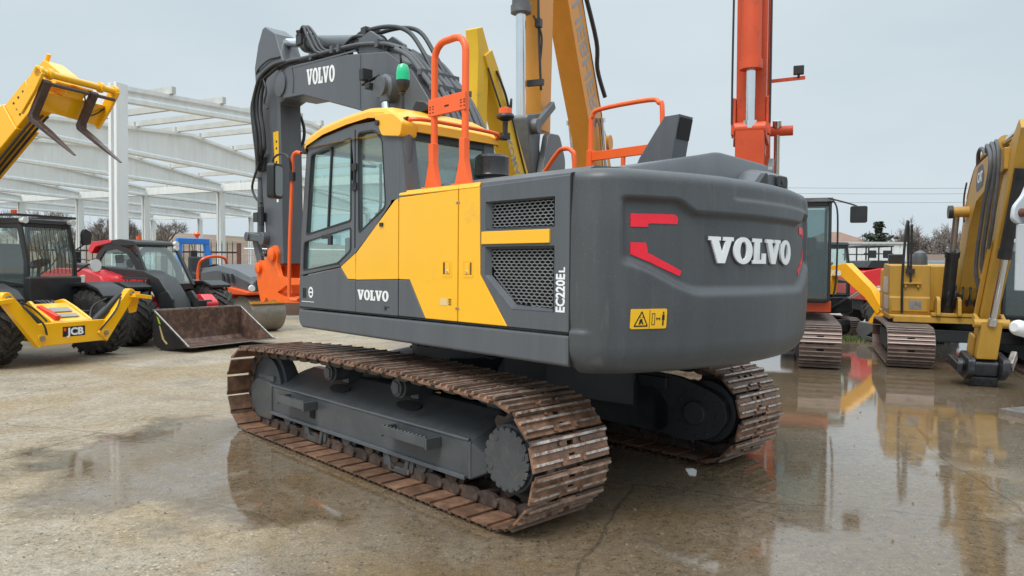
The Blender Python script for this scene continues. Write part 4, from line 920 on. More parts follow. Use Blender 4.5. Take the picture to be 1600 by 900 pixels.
# ---------------------------------------------------------------- walkway guard rails
def uframe(x0, x1, y, z0, z1, r=.026):
    cr = .12; q = [(x0, y, z0), (x0, y, z1-cr)]
    q += [(x0+(x1-x0)/abs(x1-x0)*cr*(1-cos(a)), y, z1-cr+cr*sin(a)) for a in (R(22), R(45), R(67), R(90))]
    q += [(x1-(x1-x0)/abs(x1-x0)*cr*(1-cos(a)), y, z1-cr+cr*sin(a)) for a in (R(90), R(67), R(45), R(22))]
    return q+[(x1, y, z1-cr), (x1, y, z0)]
gx0, gx1, gy = -.80, -1.165, 1.20
mb = MB(); mb.tube(uframe(gx0, gx1, gy, 2.28, 3.345), .0265, 12); gr = part('guard_rail', mb, ORG, EX)
mb = MB(); mb.box(gx1-.03, gx0+.04, gy+.012, gy+.03, 2.80, 2.93); part('guard_plate', mb, ORG, gr, .004)
mb = MB()
for x in (gx0, gx1): mb.plate([(x-.075, 2.262), (x+.075, 2.262), (x+.028, 2.45), (x+.03, 2.60), (x-.03, 2.60), (x-.028, 2.45)], 1, gy-.02, gy+.034); mb.box(x-.085, x+.085, gy-.05, gy+.06, 2.255, 2.272)
part('guard_foot', mb, ORG, gr, .004)
mb = MB()
for x in (gx0, gx1):
    for dx in (-.018, .018):
        for z in (2.825, 2.85, 2.868): mb.box(x+(-.02 if x < -1 else -.01)*0-.012+dx, x+.004+dx, gy+.03, gy+.032, z, z+.007)
mb.box(-1.01, -.96, gy+.03, gy+.032, 2.85, 2.862); part('guard_print', mb, BLKM, gr)
# right-hand rails
mb = MB(); mb.tube([(-.30, -1.2, 2.3), (-.30, -1.2, 3.12), (-.32, -1.2, 3.22), (-.42, -1.2, 3.285), (-1.02, -1.2, 3.285), (-1.14, -1.2, 3.24), (-1.18, -1.2, 3.14), (-1.18, -1.2, 2.3)], .0235, 10, 4); rr_ = part('guard_rail', mb, ORG, EX)
mb = MB(); mb.box(-1.20, -.28, -1.22, -1.185, 2.77, 2.86); part('guard_plate', mb, ORG, rr_, .004)
mb = MB(); mb.box(-.74, -.70, -1.22, -1.19, 2.3, 2.80); mb.box(-.33, -.27, -1.23, -1.17, 2.65, 2.88); part('guard_foot', mb, ORG, rr_, .004)
mb = MB(); mb.tube([(.70, -1.12, 2.15), (.55, -1.12, 2.40), (.12, -1.12, 2.86), (-.02, -1.12, 2.92), (-.12, -1.12, 2.88), (-.15, -1.12, 2.78), (-.15, -1.12, 2.2)], .024, 10, 5); part('handrail', mb, ORG, EX)
# ---------------------------------------------------------------- boom, arm, cylinders, hoses, quick coupler
bo = [(3.86, 4.14), (3.50, 4.19), (2.35, 4.09), (1.30, 3.925), (.86, 3.66), (.42, 3.16), (.18, 2.2), (.14, 1.45), (.42, 1.45), (.66, 2.2), (1.05, 2.95), (1.82, 3.385), (3.12, 3.765), (3.62, 3.80), (3.90, 3.92)]
mb = MB(); mb.plate(bo, 1, -.235, .235); BM = part('boom', mb, GREY, EX, .012)
mb = MB(); mb.box(1.80, 1.812, .236, .239, 3.40, 3.99); mb.obox((1.9, .2365, 4.055), (3.45, .2365, 4.155), .02, .006, up=(0, 1, 0)); mb.tube([(3.42, .238, 4.18), (3.36, .238, 4.0), (3.38, .238, 3.83)], .007, 5); part('weld_seam', mb, GREY, BM)
mb = MB(); slab_word(mb, 'VOLVO', .19, lambda u, v, w: V((3.02-u*.72, .2365+w, 3.865+v-u*.075)), .003); part('lettering', mb, WHT, BM)
mb = MB(); mb.lathe((3.72, 0, 4.0), (0, 1, 0), [(.06, -.26), (.16, -.255), (.16, .255), (.06, .27)], 24); part('boom_tip_pin', mb, GREY, BM); mb = MB(); mb.lathe((1.16, 0, 3.50), (0, 1, 0), [(.10, -.36), (.14, -.35), (.14, .35), (.10, .38), (.05, .40)], 24); part('boom_pin', mb, GREY, BM)
for s in (1, -1):
    mb = MB(); mb.cyl((1.16, s*.36, 3.50), (.93, s*.38, 2.55), .042, n=16); r_ = part('cylinder_rod', mb, CHR, EX)
    mb = MB(); mb.cyl((.96, s*.38, 2.68), (.55, s*.40, 1.2), .085, n=18); mb.cyl((1.16, s*.29, 3.50), (1.16, s*.42, 3.50), .11, n=18); mb.cyl((1.16, s*.36, 3.50), (1.12, s*.36, 3.34), .07, .055, n=14); part('boom_cylinder', mb, GREY, EX, .004)
# arm (stick) hanging at the boom tip
mb = MB(); sk_ = [(4.44, 4.89), (4.36, 4.90), (4.06, 4.74), (3.95, 4.53), (3.76, 4.24), (3.58, 4.04), (3.66, 3.85), (3.92, 3.8), (3.88, 3.05), (3.85, 2.37), (3.82, 1.68), (4.22, 1.66), (4.34, 2.05), (4.40, 2.4), (4.47, 2.84), (4.57, 3.56), (4.64, 4.0), (4.69, 4.40), (4.58, 4.70)]
mb.plate(sk_, 1, -.15, .15); AR = part('arm', mb, GREY, EX, .014)
mb = MB(); mb.plate([(4.11, 3.44), (3.955, 3.44), (3.935, 2.92), (4.05, 2.91)], 1, .151, .153); mb.plate([(4.04, 2.88), (3.98, 2.88), (3.95, 2.5), (4.0, 2.5)], 1, .151, .153, mi=1); dl = part('warning_label', mb, [YDEC, WHT], AR)
mb = MB()
for k in range(4): mb.box(3.99, 4.03, .1532, .154, 3.02+k*.09, 3.05+k*.09)
part('small_print', mb, BLKM, dl)
# arm cylinder along the top of the boom
mb = MB(); mb.cyl((4.10, 0, 4.66), (3.3, 0, 4.485), .058, n=18); part('cylinder_rod', mb, CHR, EX)
mb = MB(); mb.cyl((3.42, 0, 4.51), (1.75, 0, 4.15), .095, n=20); mb.cyl((3.46, 0, 4.52), (3.32, 0, 4.49), .125, n=20); mb.plate([(1.95, 3.98), (1.95, 4.20), (1.72, 4.25), (1.5, 4.12), (1.42, 3.9)], 1, -.17, -.12); mb.plate([(1.95, 3.98), (1.95, 4.20), (1.72, 4.25), (1.5, 4.12), (1.42, 3.9)], 1, .12, .17); part('arm_cylinder', mb, GREY, EX, .006)
# hoses: each bundle one part
rnd = random.Random(3)
mb = MB()
for k in range(3): mb.tube([(3.40-.03*k, .06+.05*k, 4.60), (3.26-.04*k, .10+.05*k, 4.66-.02*k), (3.05, .12+.05*k, 4.52-.02*k), (2.78, .14+.04*k, 4.27-.03*k), (2.45, .13, 4.20), (2.15, .12, 4.28), (1.9, .12, 4.24)], .019, 8, 6)
mb.box(3.34, 3.48, -.08, .15, 4.46, 4.60); mb.cyl((3.42, .1, 4.48), (3.42, .15, 4.64), .028, n=10)
part('cylinder_hoses', mb, HOSE, EX, .004)
mb = MB()
for k, y in enumerate((.20, .14, .08)): mb.tube([(3.85, y+.06, 4.22), (3.5, y+.05, 4.245), (3.1, y+.03, 4.215), (2.5, y, 4.185), (1.9, y, 4.13), (1.35, y, 4.02), (1.1, y, 3.92)], .022, 8, 5, 0)
for x, z in ((2.95, 4.21), (2.45, 4.19), (2.3, 4.175), (1.5, 4.06)): mb.box(x-.03, x+.03, .04, .235, z-.05, z+.035)
part('boom_pipes', mb, HOSEG, EX, .003)
mb = MB()
for k in range(7):
    y = .22-.07*k; mb.tube([(1.15, y, 3.92+.02*(k % 2)), (.92, y, 3.80), (.70, y, 3.60), (.42, y, 3.31+.03*(k % 2)), (.16, y, 2.9), (-.02, y*1.05, 2.4), (-.06, y*1.05, 1.9)], .026, 8, 5)
for x, z in ((.70, 3.60), (.50, 3.42)): mb.obox((x, -.24, z+.0), (x, .25, z+.0), .07, .06)
part('boom_hoses', mb, HOSEG, EX, .003)
mb = MB()
for k, y in enumerate((.05, -.10)): mb.tube([(2.30, y+.05, 4.16), (2.14, y+.03, 4.29), (1.95, y, 4.33), (1.5, y, 4.27+.02*k), (1.15, y, 4.13+.03*k), (.88, y, 3.85), (.70, y, 3.60), (.60, y, 3.46)], .025, 8, 6)
mb.box(1.94, 2.04, -.13, .09, 4.27, 4.37)
for x, y, z in ((.5, .24, 3.3), (.34, .1, 3.12)): mb.tube([(1.05, .24, 3.86), (1.02, .245, 3.75), (1.1, .25, 3.6), (1.15, .26, 3.52)], .012, 6, 5)
mb.tube([(.85, .24, 3.7), (1.0, .245, 3.66), (1.05, .25, 3.55)], .009, 6, 4); part('arch_hoses', mb, HOSE, EX, .004)
mb = MB()
for k in range(5):
    y = .22+.03*(k % 3); o = .055*k
    mb.tube([(3.30, .19, 4.24), (3.62, y, 4.25), (3.84, y+.03, 4.27-.02*k), (4.02+o, y+.05, 4.20-o*.6), (4.18+o, y+.05, 3.98-o*.4), (4.24+o, y+.04, 3.72), (4.18+o*.9, y+.03, 3.45-.04*k), (4.22+o*.7, y, 3.22-.05*k), (4.5, .16, 3.12-.04*k), (4.66, .10, 3.2-.03*k)], .021, 8, 6)
mb.tube([(4.36, .24, 3.3), (4.34, .25, 3.05), (4.50, .24, 2.86), (4.70, .18, 2.74), (4.62, .17, 2.60), (4.5, .14, 2.52)], .017, 8, 5)
mb.tube([(3.9, .16, 4.4), (4.2, .17, 4.42), (4.5, .17, 4.36), (4.66, .14, 4.3)], .012, 6, 5); mb.tube([(4.1, .3, 4.15), (4.0, .3, 3.95), (4.06, .3, 3.8), (4.0, .28, 3.72)], .014, 6, 5)
mb.box(4.30, 4.45, .15, .20, 2.95, 3.12); mb.box(4.36, 4.50, .15, .26, 2.25, 2.38); mb.cyl((4.33, .22, 2.2), (4.33, .22, 2.45), .04, n=10)
mb.tube([(4.15, -.17, 3.86), (3.99, -.21, 3.62), (3.95, -.21, 3.38), (4.13, -.17, 3.06)], .022, 8, 5)
for z in (4.45, 4.2, 3.95): mb.box(4.64, 4.72, -.10, .12, z-.03, z+.04)
part('arm_hoses', mb, HOSE, EX, .003)
mb = MB(); mb.cyl((1.18, .4, 3.62), (1.50, .4, 3.58), .018, n=8); mb.box(1.36, 1.44, .36, .48, 3.60, 3.72); mb.box(1.28, 1.36, .34, .46, 3.50, 3.56); wl = part('work_light', mb, BLK, EX, .008)
mb = MB(); mb.box(1.442, 1.448, .37, .47, 3.615, 3.705); part('work_light_lens', mb, LAMP, wl)
# bucket cylinder linkage and orange quick coupler
mb = MB(); mb.cyl((4.78, 0, 4.3), (4.80, 0, 2.9), .085, n=16); mb.cyl((4.80, 0, 2.95), (4.82, 0, 2.1), .05, n=14); part('bucket_cylinder', mb, GREY, EX)
mb = MB(); mb.obox((4.80, .19, 2.06), (4.28, .19, 2.02), .05, .10); mb.obox((4.80, -.19, 2.06), (4.28, -.19, 2.02), .05, .10); mb.cyl((4.78, -.24, 2.06), (4.78, .24, 2.06), .065, n=16); mb.cyl((4.30, -.22, 2.02), (4.30, .24, 2.02), .09, n=18); mb.obox((4.76, .10, 2.02), (4.50, .10, 1.5), .06, .13); mb.obox((4.76, -.10, 2.02), (4.50, -.10, 1.5), .06, .13); mb.box(4.5, 4.72, -.1, .1, 1.78, 1.83); part('linkage', mb, GREY, EX, .01)
qc = [(4.56, 1.66), (4.46, 1.73), (4.30, 1.72), (4.22, 1.78), (4.12, 1.90), (3.98, 1.93), (3.90, 1.83), (3.92, 1.68), (3.84, 1.52), (3.60, 1.50), (3.30, 1.50), (3.28, 1.42), (3.66, 1.40), (3.92, 1.30), (3.76, 1.25), (3.30, 1.26), (3.27, 1.19), (3.80, 1.17), (4.02, 1.20), (4.16, 1.17), (4.24, 1.23), (4.30, 1.16), (4.40, 1.14), (4.45, 1.24), (4.52, 1.40)]
mb = MB(); mb.plate(roundpoly(qc, .03, 3), 1, .14, .19); mb.plate(roundpoly(qc, .03, 3), 1, -.19, -.14); mb.box(3.6, 4.25, -.14, .14, 1.30, 1.44); QC = part('quick_coupler', mb, ORGC, EX, .008)
mb = MB(); mb.lathe((4.03, 0, 1.80), (0, 1, 0), [(.06, -.24), (.095, -.23), (.095, .23), (.06, .245)], 20); part('coupler_pin', mb, ORGC, QC); mb = MB(); mb.lathe((4.44, 0, 1.62), (0, 1, 0), [(.04, -.24), (.075, -.23), (.075, .23), (.04, .245)], 18); mb.cyl((3.45, -.16, 1.46), (3.45, .16, 1.46), .035); mb.cyl((3.45, -.16, 1.23), (3.45, .16, 1.23), .035); part('coupler_pin', mb, ORGC, QC)
# ================================================================== shared builders for the other machines
TRK = paint('worn_track_steel', (.15, .10, .082), .5, metal=.3, var=.3, scale=6, dirt=(.09, .05, .04), dirt_amt=.25, bump=.1)
TRKE = paint('track_edge_steel', (.30, .24, .22), .42, metal=.5, var=.25, scale=8)
def heading(x, y): return atan2(y, x)
def beam(mb, pts, deps, y0, y1, mi=0):
    """tapered box beam from a centre line (x, z) and its depth at each point"""
    up, dn = [], []
    for i, p in enumerate(pts):
        a = V(pts[max(i-1, 0)]); b = V(pts[min(i+1, len(pts)-1)]); d = (b-a).normalized(); n = V((-d.y, d.x)); h = deps[i]/2
        up.append(tuple(V(p)+n*h)); dn.append(tuple(V(p)-n*h))
    mb.plate(up+dn[::-1], 1, y0, y1, mi=mi)
def belt(root, hl, r, yc, w, n, frame_mat, ry=None):
    mb = MB(); zc = r+.045
    for k in range(n):
        x, z, a = loop_point((k+.3)/n, hl, r, zc, .02)
        m = MX.Translation((x, yc, z)) @ MX.Rotation(-a, 4, 'Y') @ MX.Rotation(pi, 4, 'X'); mb.T = lambda p, m=m: m @ p
        hp = (4*hl+2*pi*r)/n/2*.96
        for y0, y1 in ((-w, -.055), (.055, w)): mb.box(-hp, hp, y0, y1, -.008, .008)
        mb.box(-hp, -hp*.3, -.055, .055, -.008, .0075); mb.box(hp*.3, hp, -.055, .055, -.008, .0075)
        for t in (-.82, -.12, .58): mb.box(t*hp-.008, t*hp+.008, -w+.01, w-.01, .006, .032, 1)
        for y in (-.09, .09): mb.box(-hp, hp, y-.016, y+.016, -.075, -.008)
    mb.T = None; b = part('track_belt', mb, [TRK, TRKE], root)
    mb = MB(); mb.plate(roundpoly([(-hl*.92, zc-.20), (hl*.92, zc-.20), (hl*.98, zc), (hl*.8, zc+.16), (-hl*.8, zc+.16), (-hl*.98, zc)], .05), 1, yc-.22, yc+.22); part('track_frame', mb, frame_mat, root, .01)
    for xx in (hl, -hl):
        mb = MB(); mb.lathe((xx, yc, zc), (0, 1, 0), [(.1, -.24), (r*.6, -.22), (r*.62, -.10), (r*.82, -.06), (r*.82, .06), (r*.62, .10), (r*.6, .22), (.1, .24)], 22); part('drive_wheel' if xx < 0 else 'idler_wheel', mb, frame_mat, root)
    for i in range(6):
        xx = -hl*.75+hl*1.5*i/5; mb = MB(); mb.lathe((xx, yc, .185), (0, 1, 0), [(.05, -.2), (.09, -.16), (.09, .16), (.05, .2)], 12); part('track_roller', mb, frame_mat, root)
def cylinder(root, p0, p1, rr, rb, f, body, rod=None, name='hydraulic_cylinder'):
    p0, p1 = V(p0), V(p1); m_ = p0.lerp(p1, f); d = (p1-p0).normalized()
    mb = MB(); mb.cyl(p0, m_, rb, n=16); mb.cyl(m_-d*.10, m_+d*.02, rb*1.15, n=16); mb.cyl(p0-d*.05, p0+d*.07, rb*1.1, n=12); c = part(name, mb, body, root)
    mb = MB(); mb.cyl(m_, p1, rr, n=14); mb.cyl(p1-d*.05, p1+d*.05, rr*1.5, n=12); part('rod', mb, rod or CHR, c)
    return c
def crawler(name, label, loc, h, s, col, boom, bdep, arm, adep, group, cabc=BLK, deckc=None, bw=.22, aw=.15):
    rt = thing(name, label, 'excavator', loc, h, group); deckc = deckc or col
    hl, r, g, w = 1.55*s, .34*s, 1.05*s, .33*s
    for sg in (1, -1): belt(rt, hl, r, sg*g, w, 38, BLK)
    mb = MB(); mb.box(-.8*s, .8*s, -.9*s, .9*s, .42*s, .68*s); mb.cyl((0, 0, .6*s), (0, 0, .95*s), .55*s, n=28); part('carbody', mb, BLK, rt, .02)
    mb = MB(); mb.plate(roundpoly([(-1.7*s, -1.25*s), (1.15*s, -1.25*s), (1.15*s, 1.25*s), (-1.7*s, 1.25*s)], .1), 2, .92*s, 1.12*s); part('deck', mb, deckc, rt, .02)
    mb = MB(); q = [(-1.45*s, -1.22*s), (-1.45*s, 1.22*s)]+[(-(1.5+.62*cos(a))*s, 1.22*s*sin(a)) for a in [R(90-180*i/12) for i in range(13)]]
    mb.plate(q, 2, .98*s, 1.95*s); part('counterweight', mb, col, rt, .06)
    mb = MB(); mb.plate([(-1.44*s, 1.12*s), (-1.44*s, 1.98*s), (-.3*s, 2.0*s), (-.1*s, 1.9*s), (-.1*s, 1.12*s)], 1, -1.22*s, 1.2*s); mb.plate([(-.1*s, 1.12*s), (-.1*s, 1.75*s), (.9*s, 1.6*s), (1.0*s, 1.12*s)], 1, -1.22*s, -.5*s); part('engine_housing', mb, col, rt, .04)
    make_cab(rt, -.05*s, 1.30*s, .36*s, 1.22*s, 1.12*s, 2.85*s, cabc)
    mb = MB(); beam(mb, boom, bdep, -bw, bw); bm = part('boom', mb, col, rt, .02)
    mb = MB(); beam(mb, arm, adep, -aw, aw); ar = part('arm', mb, col, rt, .015)
    for sg in (1, -1): cylinder(rt, (.95*s, sg*(bw+.11), 1.15*s), (boom[2][0]*.45+boom[1][0]*.55, sg*(bw+.11), boom[2][1]*.45+boom[1][1]*.55-.05), .05*s, .085*s, .62, col)
    return rt, bm, ar
def make_cab(rt, x0, x1, y0, y1, z0, z1, mat, gl=GLSD, slope=.10):
    mb = MB(); t = .05; xs = x1-slope
    for y in (y0, y1-t):
        mb.plate([(x0, z0), (x1, z0), (x1, z0+.55*(z1-z0)), (xs, z1), (x0, z1)], 1, y, y+t, holes=[[(x0+.09, z0+.36*(z1-z0)), (x1-.09, z0+.30*(z1-z0)), (x1-.09, z0+.56*(z1-z0)), (xs-.08, z1-.1), (x0+.09, z1-.1)], [(x0+.5*(x1-x0), z0+.08), (x1-.1, z0+.08), (x1-.1, z0+.26*(z1-z0)), (x0+.5*(x1-x0), z0+.26*(z1-z0))]])
    mb.obox((x1-t/2, y0+t, z0+.03), (x1-t/2, y1-t, z0+.03), t, .06, (0, 0, 1)); mb.obox((xs-t/2, y0+t, z1-.04), (xs-t/2, y1-t, z1-.04), t, .08)
    mb.box(x0, x0+t, y0+t, y1-t, z0, z0+.55*(z1-z0)); mb.box(x0, xs, y0+t, y1-t, z0-.03, z0-.005)
    c = part('cab', mb, mat, rt, .015)
    mb = MB(); mb.add([(x1-.02, y0+.03, z0+.05), (x1-.02, y1-.03, z0+.05), (x1-.02, y1-.03, z0+.55*(z1-z0)), (x1-.02, y0+.03, z0+.55*(z1-z0)), (xs-.02, y1-.03, z1-.06), (xs-.02, y0+.03, z1-.06)], [(0, 1, 2, 3), (3, 2, 4, 5)])
    for y in (y0+t/2, y1-t/2): mb.add([(x0+.05, y, z0+.05), (x1-.06, y, z0+.05), (x1-.06, y, z0+.56*(z1-z0)), (xs-.05, y, z1-.08), (x0+.05, y, z1-.08)], [(0, 1, 2, 3, 4)])
    mb.add([(x0+.02, y0+t, z0+.55*(z1-z0)), (x0+.02, y1-t, z0+.55*(z1-z0)), (x0+.02, y1-t, z1-.05), (x0+.02, y0+t, z1-.05)], [(0, 1, 2, 3)]); part('glazing', mb, gl, c)
    mb = MB(); mb.plate(roundpoly([(x0-.02, z1-.02), (xs+.03, z1-.02), (xs-.02, z1+.07), (x0+.05, z1+.08)], .03), 1, y0-.02, y1+.02); part('cab_roof', mb, mat, c, .02)
    xm = x0+.35*(x1-x0); ym = (y0+y1)/2
    mb = MB(); mb.plate(roundpoly([(xm-.25, z0+.25), (xm+.25, z0+.3), (xm+.25, z0+.5), (xm-.1, z0+.5), (xm-.2, z0+1.15), (xm-.32, z0+1.15)], .06), 1, ym-.24, ym+.24); part('seat', mb, SEAT, c, .04)
    mb = MB(); mb.cyl((x1-.42, ym, z0+.3), (x1-.34, ym, z0+.78), .03); mb.lathe((x1-.36, ym, z0+.78), (-.5, 0, 1), [(.17, 0), (.19, .015), (.17, .03)], 20); part('steering_column', mb, BLK, c)
    return c
def tyre(root, x, y, r, w, rim_mat, lugs=20, steer=0, name='wheel'):
    """agricultural tyre: chevron lugs, rim; axis along y, resting on z=0"""
    sgn = 1 if y > 0 else -1
    T = lambda p: MX.Translation((x, y, r)) @ MX.Rotation(steer, 4, 'Z') @ p
    mb = MB(); mb.T = T; mb.lathe((0, 0, 0), (0, 1, 0), [(r*.50, -w*.42), (r*.62, -w*.49), (r*.82, -w*.5), (r*.925, -w*.44), (r*.94, 0), (r*.925, w*.44), (r*.82, w*.5), (r*.62, w*.49), (r*.50, w*.42)], 40)
    for i in range(lugs):
        for s in (1, -1):
            a = 2*pi*(i+(.5 if s > 0 else 0))/lugs; da = .30
            def P(aa, yy, rr): return (rr*cos(aa), yy, rr*sin(aa))
            th = .085; q = []
            for rr in (r*.915, r): q += [P(a-th, s*.02*w, rr), P(a+th, s*.02*w, rr), P(a+da+th*.9, s*.48*w, rr*.99), P(a+da-th*.9, s*.48*w, rr*.99)]
            q += [P(a+da+th*.7, s*.505*w, r*.80), P(a+da-th*.7, s*.505*w, r*.80)]
            mb.add(q, [(4, 5, 6, 7), (0, 1, 5, 4), (1, 2, 6, 5), (3, 0, 4, 7), (2, 8, 9, 3), (6, 8, 2), (7, 3, 9), (6, 7, 9, 8)])
    t = part(name, mb, RUB, root, ang=40)
    mb = MB(); mb.T = T; mb.lathe((0, 0, 0), (0, sgn, 0), [(r*.2, -.1*w), (r*.50, -.35*w), (r*.52, .40*w), (r*.49, .41*w), (r*.44, .10*w), (r*.22, .04*w), (r*.20, .16*w), (r*.08, .18*w)], 30)
    for i in range(8): a = 2*pi*i/8; mb.cyl((r*.30*cos(a), sgn*.06*w, r*.30*sin(a)), (r*.30*cos(a), sgn*.13*w, r*.30*sin(a)), .018, n=6)
    part('rim', mb, rim_mat, t); return t
# ================================================================== excavators parked behind
OCH = paint('ochre_orange_paint', (.66, .28, .03), .42, var=.07, scale=1.5, dirt=(.40, .22, .08), dirt_amt=.06, streak=True)
OCHP = paint('pale_ochre_paint', (.70, .42, .16), .5, var=.07, scale=1.5)
KYEL = paint('plain_yellow_paint', (.72, .43, .012), .4, var=.08, scale=2, dirt=(.4, .28, .08), dirt_amt=.08)
ORR = paint('red_orange_paint', (.62, .075, .018), .42, var=.10, scale=2, dirt=(.30, .06, .03), dirt_amt=.12)
CATY = paint('dusty_yellow_paint', (.45, .25, .034), .48, var=.10, scale=2, dirt=(.32, .20, .07), dirt_amt=.14, streak=True)
DGM = paint('dark_grey_steel', (.12, .125, .13), .42, metal=.3, var=.2, scale=5, dirt=(.2, .16, .11), dirt_amt=.15)
LETG = paint('grey_lettering', (.31, .29, .27), .5)
GX = 'excavators parked in the row behind'
# large ochre one: long boom and upright arm with an empty hitch
lb, lbm, lar = crawler('crawler_excavator', 'big ochre excavator whose tall boom and hitch rise above the grey engine hood', (2.47, 17.44, 0), heading(-.42, -.907), 1.25, OCH,
    [(.3, 1.75), (1.75, 3.95), (2.96, 5.77), (3.95, 7.25), (4.55, 8.1)], [.95, .92, .90, .75, .5], [(5.2, 9.1), (4.95, 8.3), (4.92, 7.0), (4.86, 4.05)], [.5, .85, .75, .42], GX, bw=.22, aw=.16)
d_ = V((1.75-2.96, 3.95-5.77)).normalized()
text_part('lettering', 'LIEBHERR', LETG, lbm, .62, frameM((3.42, .2215, 6.85), (d_.x, 0, d_.y), (-d_.y, 0, d_.x)), .004, .012, width=2.6)
cylinder(lb, (5.70, 0, 8.6), (5.57, 0, 3.9), .085, .15, .57, DGM)
mb = MB(); mb.plate(roundpoly([(5.90, 4.15), (5.25, 4.3), (5.35, 3.7), (5.20, 3.25), (5.65, 3.2), (5.80, 3.7)], .08), 1, -.25, .25); mb.cyl((5.65, -.36, 4.0), (5.65, .36, 4.0), .13, n=18); mb.obox((5.60, .26, 4.0), (4.90, .30, 4.5), .10, .14)
part('linkage', mb, DGM, lb, .02)
mb = MB()
for y in (-.40, .26): mb.plate(roundpoly([(5.25, 3.95), (4.75, 4.0), (4.45, 3.6), (4.50, 2.9), (4.95, 2.6), (5.65, 2.75), (5.50, 3.3)], .1), 1, y, y+.12)
mb.box(4.65, 5.35, -.28, .28, 2.9, 3.15)
for i in range(6): mb.cyl((5.27, .0, 3.05+.07*i), (5.27, .0, 3.09+.07*i), .09, n=12)
part('quick_hitch', mb, DGM, lb, .015)
mb = MB()
mb.tube([(5.35, -.22, 8.4), (5.50, -.25, 7.0), (5.47, -.25, 6.6), (5.43, -.23, 6.9), (5.40, -.2, 8.4)], .035, 8, 6); mb.tube([(5.43, .19, 7.8), (5.35, .2, 6.0), (5.27, .2, 5.2), (5.20, .2, 4.7)], .022, 6, 5); mb.tube([(5.45, .15, 5.9), (5.30, .24, 5.6), (5.25, .2, 5.2)], .018, 6, 5)
mb.tube([(5.90, -.5, 8.6), (5.87, -.62, 6.9), (5.80, -.46, 6.4), (5.75, -.2, 6.2)], .035, 8, 5)
mb.box(5.30, 5.37, .0, .3, 4.75, 4.85); mb.box(5.31, 5.41, .16, .26, 5.72, 5.86); part('arm_hoses', mb, HOSE, lb)
mb = MB()
for k in range(3): mb.tube([(3.55, .18-.1*k, 7.55), (2.75, .2-.1*k, 6.15), (2.1, .2-.1*k, 5.15), (1.35, .2-.1*k, 4.15)], .03, 6, 4)
mb.tube([(3.3, .24, 7.2), (2.62, .32, 6.25), (2.35, .26, 5.75), (2.0, .32, 5.25)], .045, 6, 5); part('boom_hoses', mb, HOSE, lb)
mb = MB(); mb.cyl((1.62, -.34, 4.35), (1.62, .34, 4.35), .17, n=18); part('boom_pin', mb, OCH, lb)
# plain yellow one, only the top of its arm and boom shows
kb, kbm, kar = crawler('crawler_excavator', 'yellow excavator whose narrow boom slopes down right behind the amber beacon', (.80, 12.76, 0), heading(-.5, -.866), .86, KYEL,
    [(.3, 1.0), (.95, 2.1), (1.6, 3.18), (2.3, 4.35), (2.55, 4.72)], [.42, .44, .40, .30, .24], [(2.74, 5.02), (2.62, 4.72), (2.66, 4.0), (2.70, 2.2), (2.66, .9)], [.16, .30, .28, .24, .2], GX, bw=.13, aw=.10)
d_ = V((.95-1.6, 2.1-3.18)).normalized()
text_part('lettering', 'KOMATSU', LETG, kbm, .20, frameM((1.92, .132, 3.62), (d_.x, 0, d_.y), (-d_.y, 0, d_.x)), .003, .004, width=.95)
mb = MB(); mb.tube([(2.35, .14, 4.5), (2.2, .2, 4.2), (2.05, .2, 3.95), (2.02, .2, 4.15), (1.95, .14, 4.0)], .018, 6, 6); mb.tube([(2.55, .12, 4.5), (2.38, .2, 4.05), (2.2, .2, 3.85), (2.0, .16, 4.0), (1.5, .14, 3.2), (.9, .14, 2.2)], .014, 6, 5); part('boom_hoses', mb, HOSE, kb)
mb = MB()
for y in (.08, 0, -.08): mb.cyl((2.2, y, 4.38), (1.45, y, 3.15), .014, n=6); mb.cyl((1.45, y, 3.15), (.8, y, 2.1), .014, n=6)
part('boom_pipes', mb, RPOST, kb)
# red-orange one facing the camera, arm hanging straight down
RX = (4.78, 14.2, 0); rh = heading(-.345, -.938)
rb, rbm, rar = crawler('crawler_excavator', 'red orange excavator with upright boom, its black cab beside the grey counterweight', RX, rh, 1.0, ORR,
    [(.35, 1.3), (1.35, 3.2), (2.7, 5.3), (4.0, 6.4), (4.5, 6.6)], [.62, .66, .6, .46, .4], [(4.85, 7.3), (4.62, 6.6), (4.55, 5.0), (4.45, 3.2)], [.35, .62, .55, .36], GX, bw=.20, aw=.19)
cylinder(rb, (5.02, 0, 7.2), (4.92, 0, 3.55), .06, .125, .80, ORR)
mb = MB(); mb.cyl((4.92, -.20, 3.5), (4.92, .20, 3.5), .085, n=16); mb.obox((4.92, .17, 3.5), (4.5, .21, 3.4), .05, .15); mb.obox((4.92, -.17, 3.5), (4.5, -.21, 3.4), .05, .15); mb.box(4.62, 4.75, .19, .25, 3.45, 3.95); mb.box(4.62, 4.75, -.25, -.19, 3.45, 3.95); mb.plate([(5.0, 3.5), (4.85, 3.5), (4.72, 2.7), (4.95, 2.7)], 1, -.18, .18); part('linkage', mb, ORR, rb, .015)
mb = MB(); mb.plate(roundpoly([(5.0, 3.0), (4.3, 3.2), (4.2, 2.6), (4.5, 2.2), (5.0, 2.3)], .08), 1, -.30, -.22); mb.plate(roundpoly([(5.0, 3.0), (4.3, 3.2), (4.2, 2.6), (4.5, 2.2), (5.0, 2.3)], .08), 1, .22, .30); mb.box(4.3, 4.9, -.22, .22, 2.3, 2.6); part('quick_hitch', mb, DGM, rb, .015)
